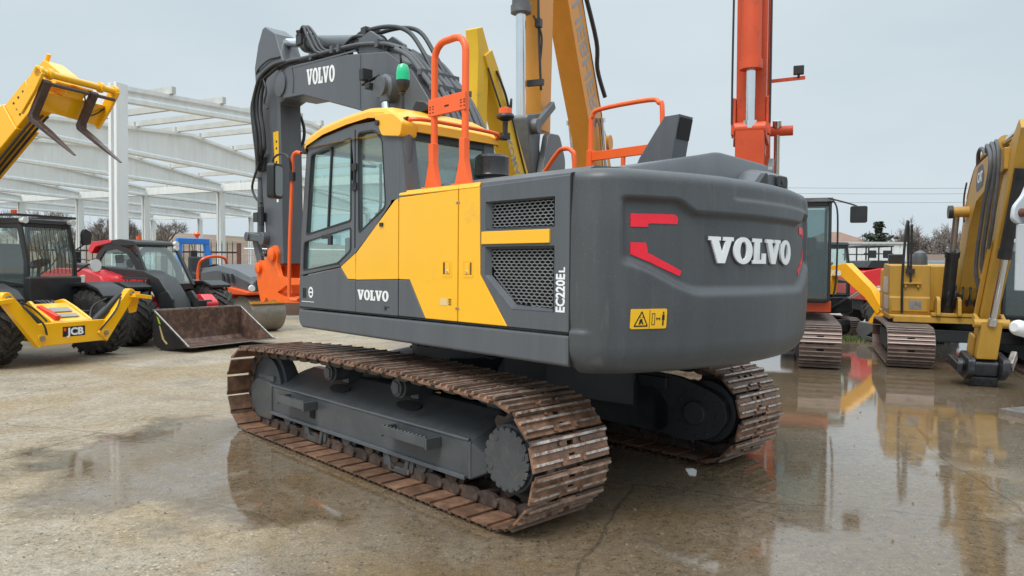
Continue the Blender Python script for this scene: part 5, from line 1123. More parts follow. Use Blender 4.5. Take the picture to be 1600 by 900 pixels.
mb = MB(); mb.tube([(4.95, -.24, 6.6), (4.98, -.34, 5.9), (4.9, -.30, 5.55), (4.85, -.25, 5.8)], .03, 8, 6); mb.tube([(4.95, .24, 6.6), (4.98, .36, 5.95), (4.88, .30, 5.62), (4.85, .22, 5.7)], .03, 8, 6); mb.tube([(4.83, .235, 5.6), (4.8, .24, 4.4), (4.75, .24, 3.6)], .014, 6, 3); mb.tube([(4.83, -.235, 5.6), (4.8, -.24, 4.4), (4.75, -.24, 3.6)], .014, 6, 3); part('arm_hoses', mb, HOSE, rb)
mb = MB(); mb.cyl((1.9, -.42, 3.98), (1.9, .56, 3.98), .085, n=14); part('boom_pin_boss', mb, ORR, rb)
mb = MB(); mb.obox((2.3, .2, 4.72), (2.3, .72, 4.74), .04, .05); wl = part('lamp_bracket', mb, ORR, rb)
mb = MB(); mb.box(2.28, 2.36, .54, .70, 4.79, 4.93); mb.cyl((2.32, .62, 4.74), (2.32, .62, 4.80), .02); part('work_light', mb, BLK, wl, .01)
mb = MB(); mb.tube([(1.25, 1.16, 2.9), (1.42, 1.5, 2.78), (1.45, 1.62, 2.72)], .014, 6, 4); ma = part('mirror_arm', mb, BLK, rb)
mb = MB(); mb.T = lambda p: MX.Translation((1.45, 1.62, 2.60)) @ p
mb.plate(rrect(-.13, .13, -.14, .14, .03), 0, -.04, .04); part('mirror', mb, BLK, ma, .01)
mb = MB(); mb.cyl((1.1, .55, 2.95), (1.16, .55, 2.95), .05, n=14); part('work_light', mb, LAMP, rb); mb = MB(); mb.tube([(1.36, 1.26, 1.2), (1.42, 1.3, 1.6), (1.40, 1.3, 2.6), (1.26, 1.24, 2.85)], .016, 6, 5); part('grab_rail', mb, BLK, rb)
# ================================================================== yellow excavator at the right
CT = thing('crawler_excavator', 'dusty yellow excavator at the right with arched boom and dark hydraulic breaker', 'excavator', (8.30, 13.45, 0), heading(-.38, -.925), GX)
belt(CT, 1.36, .315, -1.0, .36, 36, BLK); belt(CT, 1.36, .315, 1.0, .36, 36, BLK)
mb = MB(); mb.box(-.7, .7, -.8, .8, .40, .62); mb.cyl((0, 0, .5), (0, 0, .84), .5, n=28); part('carbody', mb, BLK, CT, .02)
mb = MB(); mb.plate([(-1.6, -1.25), (.75, -1.25), (.75, 1.25), (-1.6, 1.25)], 2, .80, .86); mb.box(-.35, .70, -1.27, -.58, .78, .87); part('deck', mb, CATY, CT, .015)
mb = MB(); mb.plate([(-.85, .865), (.60, .865), (.63, .93), (.63, 1.18), (.60, 1.185), (.60, 1.76), (-.55, 1.80), (-.85, 1.60)], 1, -1.26, -.60); sb = part('storage_box', mb, CATY, CT, .03)
mb = MB(); mb.box(.632, .640, -1.22, -.64, .93, 1.17); part('box_door', mb, CATY, sb, .004)
mb = MB()
for i in range(5): mb.box(.640, .648, -.92, -.76, .98+.03*i, .995+.03*i)
mb.box(.638, .642, -.94, -.74, .965, 1.13); part('vent_grille', mb, STEEL, sb)
mb = MB(); mb.box(.60, .66, -1.05, -.75, 1.42, 1.45); mb.box(.60, .645, -1.02, -.98, 1.36, 1.43); mb.box(.60, .645, -.82, -.78, 1.36, 1.43); part('grab_handle', mb, CATY, sb, .008)
mb = MB(); mb.box(-.55, .35, -1.264, -1.258, 1.25, 1.55); mb.box(-.35, .5, -1.264, -1.258, .95, 1.2); part('faded_decal', mb, paint('faded_decal', (.55, .50, .42), .5, var=.3, scale=12), sb)
mb = MB(); mb.tube([(.66, -1.05, .90), (.70, -1.06, 1.5), (.67, -1.03, 2.2), (.60, -.98, 2.55), (.62, -.96, 1.7)], .022, 8, 6); mb.box(.60, .66, -1.0, -.86, 1.62, 1.70); mb.cyl((.63, -.92, 1.45), (.63, -.92, 2.5), .018); part('handrail', mb, BLK, CT)
mb = MB(); mb.lathe((.1, -.72, 1.74), (0, 0, 1), [(.13, 0), (.13, .18), (.10, .26), (.03, .30)], 20); part('air_cleaner', mb, GREY, CT)
mb = MB(); mb.box(-.55, -.3, -1.2, -.95, 1.78, 1.98); part('mirror', mb, BLK, CT, .02)
mb = MB(); mb.plate([(-1.55, .87), (-.4, .87), (-.4, 1.78), (-1.0, 1.80), (-1.55, 1.72)], 1, -.58, 1.22); part('engine_hood', mb, CATY, CT, .05)
q = [(-1.35, -1.25), (-1.35, 1.25)]+[(-(1.4+.42*cos(a)), 1.25*sin(a)) for a in [R(90-180*i/12) for i in range(13)]]
mb = MB(); mb.plate(q, 2, .87, 1.7); part('counterweight', mb, CATY, CT, .06)
make_cab(CT, -.35, 1.0, .42, 1.25, .88, 2.72, BLK, GLSD)
mb = MB(); mb.box(.72, .80, -1.2, 1.2, .74, .85); mb.box(.60, .82, -.60, .45, .86, .92)
for y in (-.50, -.18, .18, .42): mb.plate(roundpoly([(.45, .86), (.9, .86), (.86, 1.18), (.72, 1.22), (.5, 1.1)], .05), 1, y-.03, y+.03)
part('front_crossmember', mb, CATY, CT, .01)
mb = MB(); rnd = random.Random(8)
for i in range(9): y = rnd.uniform(-.35, .3); z = rnd.uniform(.95, 1.2); mb.box(.45, .70, y, y+.09, z, z+.09)
for i in range(7): y = -.38+.11*i; mb.tube([(.72, y, 1.05), (.86, y+.02, 1.25), (.70, y+.05, 1.42), (.6, y+.04, 1.2)], .018, 6, 5)
part('control_valves', mb, BLK, CT, .006)
mb = MB(); beam(mb, [(.35, 1.0), (.74, 1.80), (1.22, 2.58), (1.85, 3.06), (3.0, 3.20), (3.75, 3.22)], [.34, .50, .58, .60, .46, .30], -.17, .17); cb = part('boom', mb, CATY, CT, .012)
mb = MB(); q = roundpoly([(1.95, 2.92), (2.42, 2.98), (2.52, 3.14), (2.40, 3.33), (2.05, 3.31), (1.92, 3.12)], .08); mb.plate(q, 1, -.174, -.1705); lp = part('logo_panel', mb, paint('dark_blue_grey', (.06, .075, .10), .5), cb)
text_part('lettering', 'CAT', WHT, lp, .22, frameM((2.04, -.1745, 3.06), (1, 0, .02), (0, 0, 1)), .003, .006, width=.36)
cylinder(CT, (.62, -.34, 1.0), (1.36, -.34, 2.66), .05, .10, .60, BLK, paint('grimy_rod', (.30, .27, .24), .35, metal=.6, var=.2)); cylinder(CT, (.62, .34, 1.0), (1.36, .34, 2.66), .05, .10, .60, BLK)
mb = MB(); mb.cyl((1.36, -.46, 2.66), (1.36, .46, 2.66), .09, n=18); part('boom_pin', mb, CATY, CT)
mb = MB(); mb.cyl((1.36, -.47, 2.66), (1.36, -.40, 2.66), .11, n=18); part('pin_cap', mb, BLK, CT)
LEAN = lambda p: V((p.x, p.y+(p.z-3.3)*.075, p.z))
mb = MB(); mb.T = LEAN; beam(mb, [(4.15, 3.62), (3.86, 3.28), (3.66, 2.75), (3.12, 1.4), (2.86, .62)], [.22, .44, .42, .32, .22], -.11, .11); ca = part('arm', mb, CATY, CT, .012)
mb = MB(); mb.T = LEAN; mb.obox((3.36, -.14, 2.1), (2.95, -.14, .95), .05, .10); mb.box(3.02, 3.16, -.17, -.13, 1.55, 1.7); mb.box(3.2, 3.34, -.17, -.13, 2.0, 2.1); part('pipe_guard', mb, CATY, ca, .006)
cylinder(CT, (1.6, 0, 3.5), (4.05, 0, 3.6), .05, .09, .55, CATY)
cylinder(CT, (3.98, -.02, 3.0), (3.36, -.18, .95), .045, .08, .55, BLK)
mb = MB()
for k in range(3): y = -.19-.055*k; mb.tube([(3.0, y+.06, 3.42), (3.35, y, 3.52-.03*k), (3.62+.04*k, y-.02, 3.15), (3.56-.07*k, y-.05, 2.45), (3.30-.10*k, y-.05, 1.9-.10*k), (3.12-.04*k, y+.04, 1.55-.12*k)], .027, 8, 6)
mb.tube([(1.75, -.12, 3.3), (1.85, -.14, 3.55), (2.1, -.14, 3.60), (2.3, -.12, 3.45)], .03, 8, 5); part('arm_hoses', mb, HOSEG, CT)
mb = MB()
for y in (-.14, -.02, .1): mb.tube([(1.05, y, 2.9), (1.45, y, 3.22), (1.9, y, 3.40), (3.2, y, 3.48)], .018, 6, 4)
mb.tube([(1.15, -.2, 2.5), (1.1, -.2, 2.9), (1.3, -.2, 3.15)], .016, 6, 4); part('boom_pipes', mb, RPOST, CT)
mb = MB(); mb.T = LEAN; mb.cyl((3.30, -.22, .92), (3.30, .22, .92), .065, n=14); mb.obox((3.30, .16, .92), (3.02, .17, 1.0), .05, .1); mb.obox((3.30, -.16, .92), (3.02, -.17, 1.0), .05, .1); mb.plate([(3.38, .95), (3.22, .95), (3.02, .42), (3.28, .40)], 1, -.13, .13); mb.plate(roundpoly([(3.12, .72), (2.78, .75), (2.74, .45), (3.06, .38)], .05), 1, -.17, -.13); mb.plate(roundpoly([(3.12, .72), (2.78, .75), (2.74, .45), (3.06, .38)], .05), 1, .13, .17); part('linkage', mb, CATY, CT, .01)
DWS = paint('dark_wet_steel', (.035, .037, .042), .3, metal=.4, var=.4, scale=8)
mb = MB(); mb.T = LEAN; mb.plate(roundpoly([(3.46, .42), (2.80, .48), (2.62, .30), (2.75, .12), (3.3, .10), (3.50, .22)], .06), 1, -.26, -.16); mb.plate(roundpoly([(3.46, .42), (2.80, .48), (2.62, .30), (2.75, .12), (3.3, .10), (3.50, .22)], .06), 1, .16, .26); mb.plate(roundpoly([(3.3, .36), (2.95, .40), (2.85, .2), (3.28, .14)], .06), 1, -.16, .16); mb.cyl((3.18, -.34, .30), (3.18, .34, .30), .07); hh_ = part('hydraulic_hitch', mb, DWS, CT, .02)
mb = MB(); mb.T = LEAN; mb.plate(roundpoly([(3.28, .14), (2.9, .14), (2.86, .0), (3.24, .0)], .03), 1, -.18, .18); part('hitch_foot', mb, DWS, hh_, .015)
mb = MB(); mb.T = LEAN; mb.obox((3.36, -.33, .27), (2.8, -.37, .34), .08, .13); mb.cyl((3.25, -.36, .3), (3.25, -.28, .3), .10, n=14); part('locking_arm', mb, DWS, hh_, .015)
mb = MB(); mb.T = LEAN; mb.obox((3.24, .30, .30), (3.05, .38, .46), .08, .16); part('locking_lever', mb, STEEL, hh_, .015)
# ================================================================== pale breaker standing at the right edge
LGT = paint('pale_grey_paint', (.52, .56, .60), .45, var=.05, scale=3, dirt=(.4, .38, .34), dirt_amt=.06)
BR = thing('breaker_attachment', 'pale grey hydraulic breaker cropped by the right edge of the photo', 'breaker', (5.92, 8.3, 0), R(200))
mb = MB(); mb.plate(roundpoly([(-.12, 3.1), (-.13, 2.75), (-.02, 2.55), (.12, 2.42), (.14, 2.27), (.05, 2.22), (-.2, 2.22), (-.45, 2.3), (-.45, 3.1)], .05), 1, -.20, -.15); mb.plate(roundpoly([(-.12, 3.1), (-.13, 2.75), (-.02, 2.55), (.12, 2.42), (.14, 2.27), (.05, 2.22), (-.2, 2.22), (-.45, 2.3), (-.45, 3.1)], .05), 1, .15, .20); mb.box(-.42, -.1, -.15, .15, 2.35, 2.9); part('mounting_bracket', mb, LGT, BR, .012)
mb = MB(); mb.cyl((.02, -.23, 2.35), (.02, .23, 2.35), .05, n=14); part('pin', mb, RPOST, BR)
mb = MB(); mb.plate(rrect(-.40, .05, -.20, .20, .04), 2, 1.45, 2.22); mb.box(-.36, .03, -.22, .22, 2.0, 2.05); part('housing', mb, LGT, BR, .012)
mb = MB(); mb.cyl((-.18, 0, .98), (-.18, 0, 1.45), .17, n=22); part('piston_tube', mb, STEEL, BR)
mb = MB(); mb.tube([(.22, .0, 1.04), (.0, .0, 1.0), (-.35, 0, .98)], .09, 16, 4); mb.lathe((.22, 0, 1.04), (1, 0, .1), [(.09, 0), (.08, .04), (.05, .07)], 16); part('wrapped_elbow', mb, WPAN, BR)
mb = MB(); mb.cyl((-.22, 0, .0), (-.22, 0, 1.0), .075, n=16); mb.box(-.5, .08, -.3, .3, 0, .06); part('chisel', mb, STEEL, BR)
# ================================================================== small excavator with orange-yellow boom
MX_ = thing('mini_excavator', 'small yellow excavator with low boom parked beside the red vehicle', 'mini excavator', (7.88, 18.9, 0), heading(.35, -.937))
JY = paint('bright_yellow_paint', (.86, .40, .008), .32, var=.05, scale=2, dirt=(.5, .3, .06), dirt_amt=.03)
belt(MX_, .62, .19, .52, .17, 26, BLK); belt(MX_, .62, .19, -.52, .17, 26, BLK)
mb = MB(); mb.cyl((0, 0, .3), (0, 0, .56), .3, n=20); mb.box(-.4, .4, -.45, .45, .22, .40); part('carbody', mb, BLK, MX_)
mb = MB(); q = [(.55, -.68), (.55, .68)]+[(-.25-.65*cos(a), .70*sin(a)) for a in [R(90-180*i/10) for i in range(11)]]; mb.plate(q, 2, .56, .98); part('body', mb, BLK, MX_, .04)
make_cab(MX_, -.50, .5, -.30, .62, .98, 2.30, BLK, GLS)
mb = MB(); mb.cyl((-.1, -.1, 2.36), (-.1, -.1, 2.46), .045, n=12); part('beacon', mb, AMB, MX_)
mb = MB(); beam(mb, [(.45, 1.05), (.50, 1.62), (1.0, 1.66), (1.75, 1.12), (2.10, .70)], [.22, .34, .36, .28, .2], -.11, .11); jb = part('boom', mb, JY, MX_, .01)
text_part('lettering', 'JCB', WHT, jb, .17, frameM((1.02, .112, 1.58), (-1, 0, .05), (0, 0, 1)), .003, .006, width=.36) if False else text_part('lettering', 'JCB', WHT, jb, .15, frameM((.58, -.112, 1.55), (1, 0, -.05), (0, 0, 1)), .003, .005, width=.34)
mb = MB(); beam(mb, [(2.2, .92), (2.05, .62), (1.78, .34)], [.16, .26, .16], -.09, .09); part('arm', mb, JY, MX_, .01)
cylinder(MX_, (.62, 0, .72), (1.45, 0, 1.16), .035, .055, .55, BLK)
mb = MB(); mb.plate(roundpoly([(2.3, .40), (1.62, .44), (1.55, .2), (1.75, .03), (2.1, .02), (2.05, .1), (1.85, .12)], .04), 1, -.24, .24); part('bucket', mb, DGM, MX_, .008)
for k in range(3):
    mb = MB(); mb.box(2.2, 2.42, -.16+.13*k, -.10+.13*k, .50-.03*k, .56-.03*k); part('bucket_tooth', mb, JY, MX_)
mb = MB(); mb.plate(roundpoly([(.72, .10), (.78, .30), (.75, .42), (.70, .42), (.68, .1)], .02), 1, -.70, .70); mb.box(.2, .72, -.4, -.32, .2, .3); mb.box(.2, .72, .32, .4, .2, .3); part('dozer_blade', mb, BLK, MX_)
# ================================================================== red vehicle with roof rack
RV = thing('utility_vehicle', 'red utility vehicle with a black rack behind the yellow storage box', 'vehicle', (11.95, 22.6, 0), R(180))
RDV = paint('red_vehicle_paint', (.62, .012, .016), .25, var=.04, scale=2, coat=.3)
mb = MB(); mb.plate(roundpoly([(-1.5, .75), (1.45, .75), (1.55, .95), (1.5, 1.62), (1.0, 1.72), (-1.5, 1.72)], .07), 1, -.85, .85); part('body', mb, RDV, RV, .03)
mb = MB(); mb.box(-1.2, 1.3, .852, .858, 1.05, 1.14); mb.box(-.2, 1.1, .858, .862, 1.17, 1.19); part('white_stripe', mb, WHT, RV)
mb = MB(); mb.plate(roundpoly([(-1.4, 1.72), (-.3, 1.72), (-.05, 1.85), (-1.3, 1.90)], .04), 1, -.8, .8); mb.plate(roundpoly([(-.2, 1.72), (1.35, 1.72), (1.2, 1.95), (.1, 1.95)], .05), 1, -.75, .75); part('dark_top', mb, BLK, RV, .02)
mb = MB()
for x in (.60, .98, 1.36): mb.cyl((x, .7, 1.95), (x, .7, 2.38), .022, n=6); mb.cyl((x, -.7, 1.95), (x, -.7, 2.38), .022, n=6)
for y in (.7, -.7): mb.cyl((.55, y, 2.38), (1.42, y, 2.38), .022, n=6); mb.cyl((.55, y, 2.15), (1.42, y, 2.15), .018, n=6)
mb.cyl((.55, -.7, 2.38), (.55, .7, 2.38), .022, n=6); mb.cyl((1.42, -.7, 2.38), (1.42, .7, 2.38), .022, n=6); part('rack', mb, BLK, RV)
for x in (.76, 1.2): mb = MB(); mb.box(x-.11, x+.11, .72, .80, 2.02, 2.25); part('rack_lamp', mb, BLK, RV, .015)
mb = MB(); mb.box(-1.4, 1.4, -.7, .7, .45, .75); part('chassis', mb, BLKM, RV)
for x in (-.95, .95):
    for y in (-.72, .72): tyre(RV, x, y, .48, .32, DGM, 16)
# ================================================================== dark van behind the yellow machine
VN = thing('van', 'dark van behind the yellow excavator, its roof and pale number plate showing', 'van', (9.9, 16.6, 0), heading(-.42, -.91))
VNP = paint('dark_vehicle_paint', (.03, .033, .04), .25, var=.1, coat=.4)
mb = MB(); mb.plate(roundpoly([(2.0, .35), (2.05, .75), (1.9, 1.0), (1.1, 1.15), (.5, 1.88), (-1.9, 1.92), (-2.0, .4)], .07), 1, -.88, .88); vb = part('body', mb, VNP, VN, .05)
mb = MB(); mb.add([(1.12, -.76, 1.19), (1.12, .76, 1.19), (.56, .70, 1.86), (.56, -.70, 1.86)], [(0, 1, 2, 3)]); mb.T = None
for v in range(len(mb.v)): mb.v[v] = mb.v[v]+V((.03, 0, .02))
part('windscreen', mb, GLSD, VN)
mb = MB(); mb.box(2.04, 2.065, -.30, .30, .47, .58); part('number_plate', mb, WHT, VN)
mb = MB(); mb.box(1.95, 2.06, -.8, .8, .35, .45); part('bumper', mb, BLK, VN, .02)
for s in (1, -1):
    mb = MB(); mb.box(1.9, 2.0, s*.62-.14, s*.62+.14, .78, .93); part('headlight', mb, LAMP, VN, .02)
for x in (1.35, -1.3):
    for y in (-.78, .78): tyre(VN, x, y, .36, .24, DGM, 14)
# ================================================================== yellow telehandler, boom raised with pallet forks
TY = thing('telehandler', 'yellow telehandler with raised boom, pallet forks and barred windscreen at far left', 'telehandler', (-7.94, 12.42, 0), heading(.93, -.36))
for x in (0, -2.9):
    for y in (.98, -.98): tyre(TY, x, y, .59, .44, DGM if x else YEL)
mb = MB(); mb.box(-3.6, .55, -.42, .42, .48, .85); mb.cyl((0, -.85, .59), (0, .85, .59), .12, n=12); mb.cyl((-2.9, -.85, .59), (-2.9, .85, .59), .12, n=12); part('chassis', mb, BLK, TY, .02)
cabt = MB(); x0, x1, y0, y1, z0, z1 = -1.75, -.42, -.02, .93, .85, 2.36
TC = make_cab(TY, x0, x1, y0, y1, z0, z1, BLK, GLS, .16)
mb = MB()
for i in range(11): y = y0+.10+(y1-y0-.2)*i/10; mb.tube([(x1+.03, y, z0+.62), (x1+.02, y, 1.72), (x1-.10, y, z1-.05)], .006, 5)
part('windscreen_guard', mb, BLK, TC)
mb = MB(); mb.box(x1-.05, x1+.10, y0-.02, y1+.02, .80, 1.42); part('front_cowl', mb, BLK, TC, .04)
mb = MB(); mb.obox((x1-.12, y0-.05, z1+.12), (x1-.12, y1+.05, z1+.12), .05, .04); mb.obox((x0, y0-.05, z1+.14), (x1-.12, y0-.05, z1+.12), .05, .04); mb.obox((x0, y1+.05, z1+.14), (x1-.12, y1+.05, z1+.12), .05, .04); part('roof_rack', mb, BLK, TC)
for y in (y0+.02, y1-.04): mb = MB(); mb.cyl((x1-.14, y, z1+.04), (x1-.04, y, z1+.03), .055, n=16); part('work_light', mb, LAMP, TC)
mb = MB(); mb.cyl((x1-.45, y0+.1, z1+.12), (x1-.45, y0+.1, z1+.22), .05, n=12); part('beacon', mb, AMB, TC)
mb = MB(); mb.tube([(x1, y1, 1.5), (x1+.1, y1+.1, 1.62), (x1+.12, y1+.22, 1.64)], .018, 6, 4); part('lamp_stem', mb, BLK, TC); mb = MB(); mb.plate(roundpoly([(y1+.01, 1.98), (y1+.17, 2.0), (y1+.19, 2.22), (y1+.05, 2.30), (y1-.01, 2.2)], .05), 0, x1+.08, x1+.15); mb.tube([(x1, y1-.02, 1.9), (x1+.11, y1+.08, 2.02), (x1+.115, y1+.09, 2.15)], .015, 6); part('mirror', mb, BLK, TC, .02)
mb = MB(); mb.lathe((x1+.10, y1+.27, 1.62), (1, 0, 0), [(.05, -.1), (.10, -.04), (.12, .04)], 20); part('headlight', mb, LAMP, TC)
for s in (1, -1):
    mb = MB(); q = [(-.62, .92), (-.52, 1.16), (-.28, 1.30), (.05, 1.32), (.36, 1.22), (.52, 1.08), (.50, 1.02), (.34, 1.15), (.05, 1.25), (-.26, 1.23), (-.46, 1.10), (-.56, .9)]
    mb.plate(q, 1, s*.98-.27, s*.98+.27); part('mudguard', mb, BLK, TY, .02)
# front frame, stabilisers
FT = lambda p: V((p.x-.08, p.y*.94-.20, p.z-.07))
mb = MB(); mb.T = FT; mb.plate(roundpoly([(.15, .92), (.42, 1.12), (.55, 1.02), (.98, .80), (1.0, .45), (.15, .45)], .04), 1, -.36, -.30); mb.plate(roundpoly([(.0, 1.05), (.32, 1.12), (.60, 1.0), (.98, .80), (1.0, .45), (.0, .45)], .04), 1, .34, .40); mb.box(.94, 1.0, -.62, .62, .42, .78); mb.plate([(.30, .96), (.42, 1.06), (.97, .79), (.97, .75), (.42, 1.0)], 1, -.30, .34); ff = part('front_frame', mb, YEL, TY, .015)
mb = MB(); mb.T = FT; mb.plate([(.60, .985), (.72, .925), (.72, .935), (.60, .995)], 1, -.14, .22); mb.plate([(.78, .895), (.88, .845), (.88, .857), (.78, .905)], 1, -.14, .22); part('step_tread', mb, LETG, ff)
mb = MB(); mb.T = FT; mb.obox((.55, -.28, 1.0), (.95, -.24, .84), .10, .09); part('spirit_level_cover', mb, paint('bright_red', (.75, .04, .02), .35), ff, .01)
mb = MB(); mb.T = FT; mb.box(1.0, 1.004, -.20, .22, .54, .70); lp = part('badge', mb, BLKM, ff)
text_part('lettering', 'JCB', WHT, lp, .16, frameM((.926, -.322, .495), (0, 1, 0), (0, 0, 1)), .002, .007, width=.30)
mb = MB(); mb.T = FT; mb.box(1.004, 1.007, -.185, -.14, .63, .68); part('badge_square', mb, AMB, lp)
for s in (1, -1):
    mb = MB(); mb.T = FT; mb.obox((.97, s*.55, .48), (.97, s*1.18, 1.22), .24, .12, up=(1, 0, 0), w2=.18, h2=.12); mb.cyl((.90, s*.60, .55), (1.04, s*.60, .55), .07, n=14); mb.cyl((.90, s*1.16, 1.2), (1.04, s*1.16, 1.2), .09, n=14)
    mb.obox((1.0, s*1.14, 1.17), (1.0, s*1.52, 1.12), .30, .07, up=(0, -s*.9, .3)); mb.plate([(s*1.16, 1.24), (s*1.50, 1.22), (s*1.40, .86), (s*1.24, .84)], 0, .88, .90); sl = part('stabiliser', mb, YEL, TY, .012)
    mb = MB(); mb.T = FT; mb.cyl((.86, s*.42, .66), (.90, s*1.04, 1.18), .06, n=14); mb.cyl((.86, s*.42, .66), (.88, s*.75, .93), .08, n=14); part('stabiliser_ram', mb, BLK, sl)
for s in (1, -1):
    mb = MB(); mb.T = FT; mb.tube([(1.02, s*.50, .60), (1.10, s*.62, .78), (1.08, s*.80, .95), (.98, s*.98, 1.14)], .016, 6, 5); mb.tube([(.90, s*.40, .80), (.80, s*.55, 1.0), (.84, s*.80, 1.12)], .014, 6, 5); part('ram_hose', mb, HOSE, TY)
    for y_, z_ in ((.60, .55), (1.16, 1.2)):
        mb = MB(); mb.T = FT; mb.cyl((1.04, s*y_, z_), (1.075, s*y_, z_), .04, n=12); mb.cyl((1.075, s*y_, z_), (1.085, s*y_, z_), .02, n=6); part('pivot_pin', mb, STEEL, TY)
mb = MB(); mb.tube([(x1+.05, .1, 1.40), (x1+.12, .35, 1.62), (x1+.02, .62, 1.95)], .010, 6, 3); mb.tube([(x1+.08, .35, 1.5), (x1+.04, .30, 2.0)], .008, 5); part('wiper', mb, BLK, TC)
mb = MB()
for k in range(4): mb.tube([(-.1, -.25+.08*k, .8), (.15, -.28+.09*k, 1.02), (.32, -.2+.05*k, .92), (.5, -.22+.07*k, .72)], .018, 6, 5)
part('front_hoses', mb, HOSE, TY)
# boom: two nested sections and the curved nose
by = -.30; bp0, bp1 = V((-3.1, 1.75)), V((.62, 4.62)); bd = (bp1-bp0).normalized()
def bpt(t, o=0): p = bp0.lerp(bp1, t); return (p.x-bd.y*o, p.y+bd.x*o)
mb = MB(); mb.plate([bpt(0, -.27), bpt(.80, -.27), bpt(.80, .27), bpt(0, .27)], 1, by-.20, by+.20); tb = part('boom', mb, YEL, TY, .015)
mb = MB(); mb.plate([bpt(.80, -.23), bpt(.93, -.23), bpt(.93, .24), bpt(.80, .24)], 1, by-.17, by+.17); part('boom_section', mb, YEL, tb, .012)
nose = [bpt(.93, .24), bpt(1.04, .22), (1.02, 4.66), (1.16, 4.36), (1.08, 4.26), (.92, 4.38), bpt(.97, -.20), bpt(.93, -.23)]
mb = MB(); mb.plate(roundpoly(nose, .05), 1, by-.155, by+.155); mb.cyl((.55, by-.05, 4.88), (.62, by-.05, 5.02), .035, n=10); part('boom_nose', mb, YEL, tb, .012)
mb = MB()
for t in (.84, .87, .90): 
    for o in (-.12, .0, .12): p = bpt(t, o); mb.cyl((p[0], by-.17, p[1]), (p[0], by-.176, p[1]), .02, n=8)
part('wear_pad_bolts', mb, BLK, tb)
mb = MB(); 
for k in range(3): a, b = bpt(.5, -.30), bpt(.9, -.27); mb.tube([(a[0], by-.1+.09*k, a[1]), (b[0]-.2, by-.12+.09*k, b[1]-.22), (b[0], by-.1+.09*k, b[1]-.06)], .022, 6, 5)
part('boom_hoses', mb, HOSE, tb)
mb = MB(); mb.box(-3.5, -2.7, -.75, .15, .85, 2.0); part('boom_tower', mb, YEL, TY, .03)
mb = MB(); mb.box(-3.6, -.5, -.98, -.52, .75, 1.45); part('engine_pod', mb, BLK, TY, .06)
# fork carriage, tilted forward
th = R(32); fx, fz = 1.22, 4.42; cy0, cy1 = -.98, .38
u_ = V((cos(th), 0, -sin(th))); dn = V((-sin(th), 0, -cos(th))); O_ = V((fx, 0, fz))
def FP_(a, b, y): return O_+u_*a+dn*b+V((0, y, 0))
mb = MB(); mb.cyl(FP_(-.06, -.10, cy0), FP_(-.06, -.10, cy1), .055, n=14)
for y in (cy0+.03, cy1-.03, cy0+.18, cy1-.3): mb.cyl(FP_(-.06, -.10, y-.03), FP_(-.06, -.10, y+.03), .085, n=14)
mb.add([FP_(-.14, .20, cy0+.15), FP_(-.14, .20, cy1), FP_(-.14, .58, cy1), FP_(-.14, .50, cy0+.15), FP_(-.10, .20, cy0+.15), FP_(-.10, .20, cy1), FP_(-.10, .58, cy1), FP_(-.10, .50, cy0+.15)], [(0, 1, 2, 3), (7, 6, 5, 4), (0, 4, 5, 1), (1, 5, 6, 2), (2, 6, 7, 3), (3, 7, 4, 0)])
for y in (cy0, cy1-.05):
    q = [FP_(-.16, -.16, y), FP_(.04, -.12, y), FP_(.02, .18, y), FP_(-.06, .62, y), FP_(-.2, .60, y)]; n = 5
    mb.add(q+[p+V((0, .05, 0)) for p in q], [tuple(range(5)), tuple(range(9, 4, -1))]+[(i, (i+1) % 5, (i+1) % 5+5, i+5) for i in range(5)])
mb.obox(FP_(-.1, .0, by-.12), FP_(-.35, .3, by-.12), .04, .4, up=(0, 1, 0)); mb.obox(FP_(-.1, .0, by+.12), FP_(-.35, .3, by+.12), .04, .4, up=(0, 1, 0))
fc = part('fork_carriage', mb, YEL, TY, .008)
mb = MB(); mb.cyl(FP_(.03, .02, cy0+.05), FP_(.03, .02, cy1-.05), .028, n=10); part('fork_shaft', mb, paint('purple_brown_steel', (.10, .07, .075), .5, metal=.3), fc)
mb = MB(); mb.tube([FP_(-.1, .1, by+.2), FP_(-.06, .4, by+.4), FP_(-.08, .25, by+.62), FP_(-.1, .3, cy1-.1)], .012, 6, 6); part('chain_and_hose', mb, HOSE, fc)
FRK = paint('fork_steel', (.085, .06, .055), .4, metal=.5, var=.35, scale=5, dirt=(.2, .13, .11), dirt_amt=.2)
for y in (cy0+.12, cy0+.92):
    mb = MB(); mb.cyl(FP_(.03, .02, y-.07), FP_(.03, .02, y+.07), .05, n=12)
    pr = [(.0, .0, .05), (.0, .58, .05), (.06, .64, .05), (.5, .655, .042), (1.12, .66, .012)]
    top = [(.08, .0), (.08, .52), (.12, .585), (.5, .60), (1.12, .645)]; bot = [(.0, .0), (.0, .60), (.06, .65), (.5, .655), (1.12, .66)]
    ws = [.06, .06, .06, .058, .025]; sec = []
    for k in range(5): sec.append([FP_(top[k][0], top[k][1], y-ws[k]), FP_(top[k][0], top[k][1], y+ws[k]), FP_(bot[k][0], bot[k][1], y+ws[k]), FP_(bot[k][0], bot[k][1], y-ws[k])])
    mb.grid(sec, closed=True); mb.add(sec[0], [(0, 1, 2, 3)]); mb.add(sec[-1], [(0, 1, 2, 3)]); part('pallet_fork', mb, FRK, fc, .006)
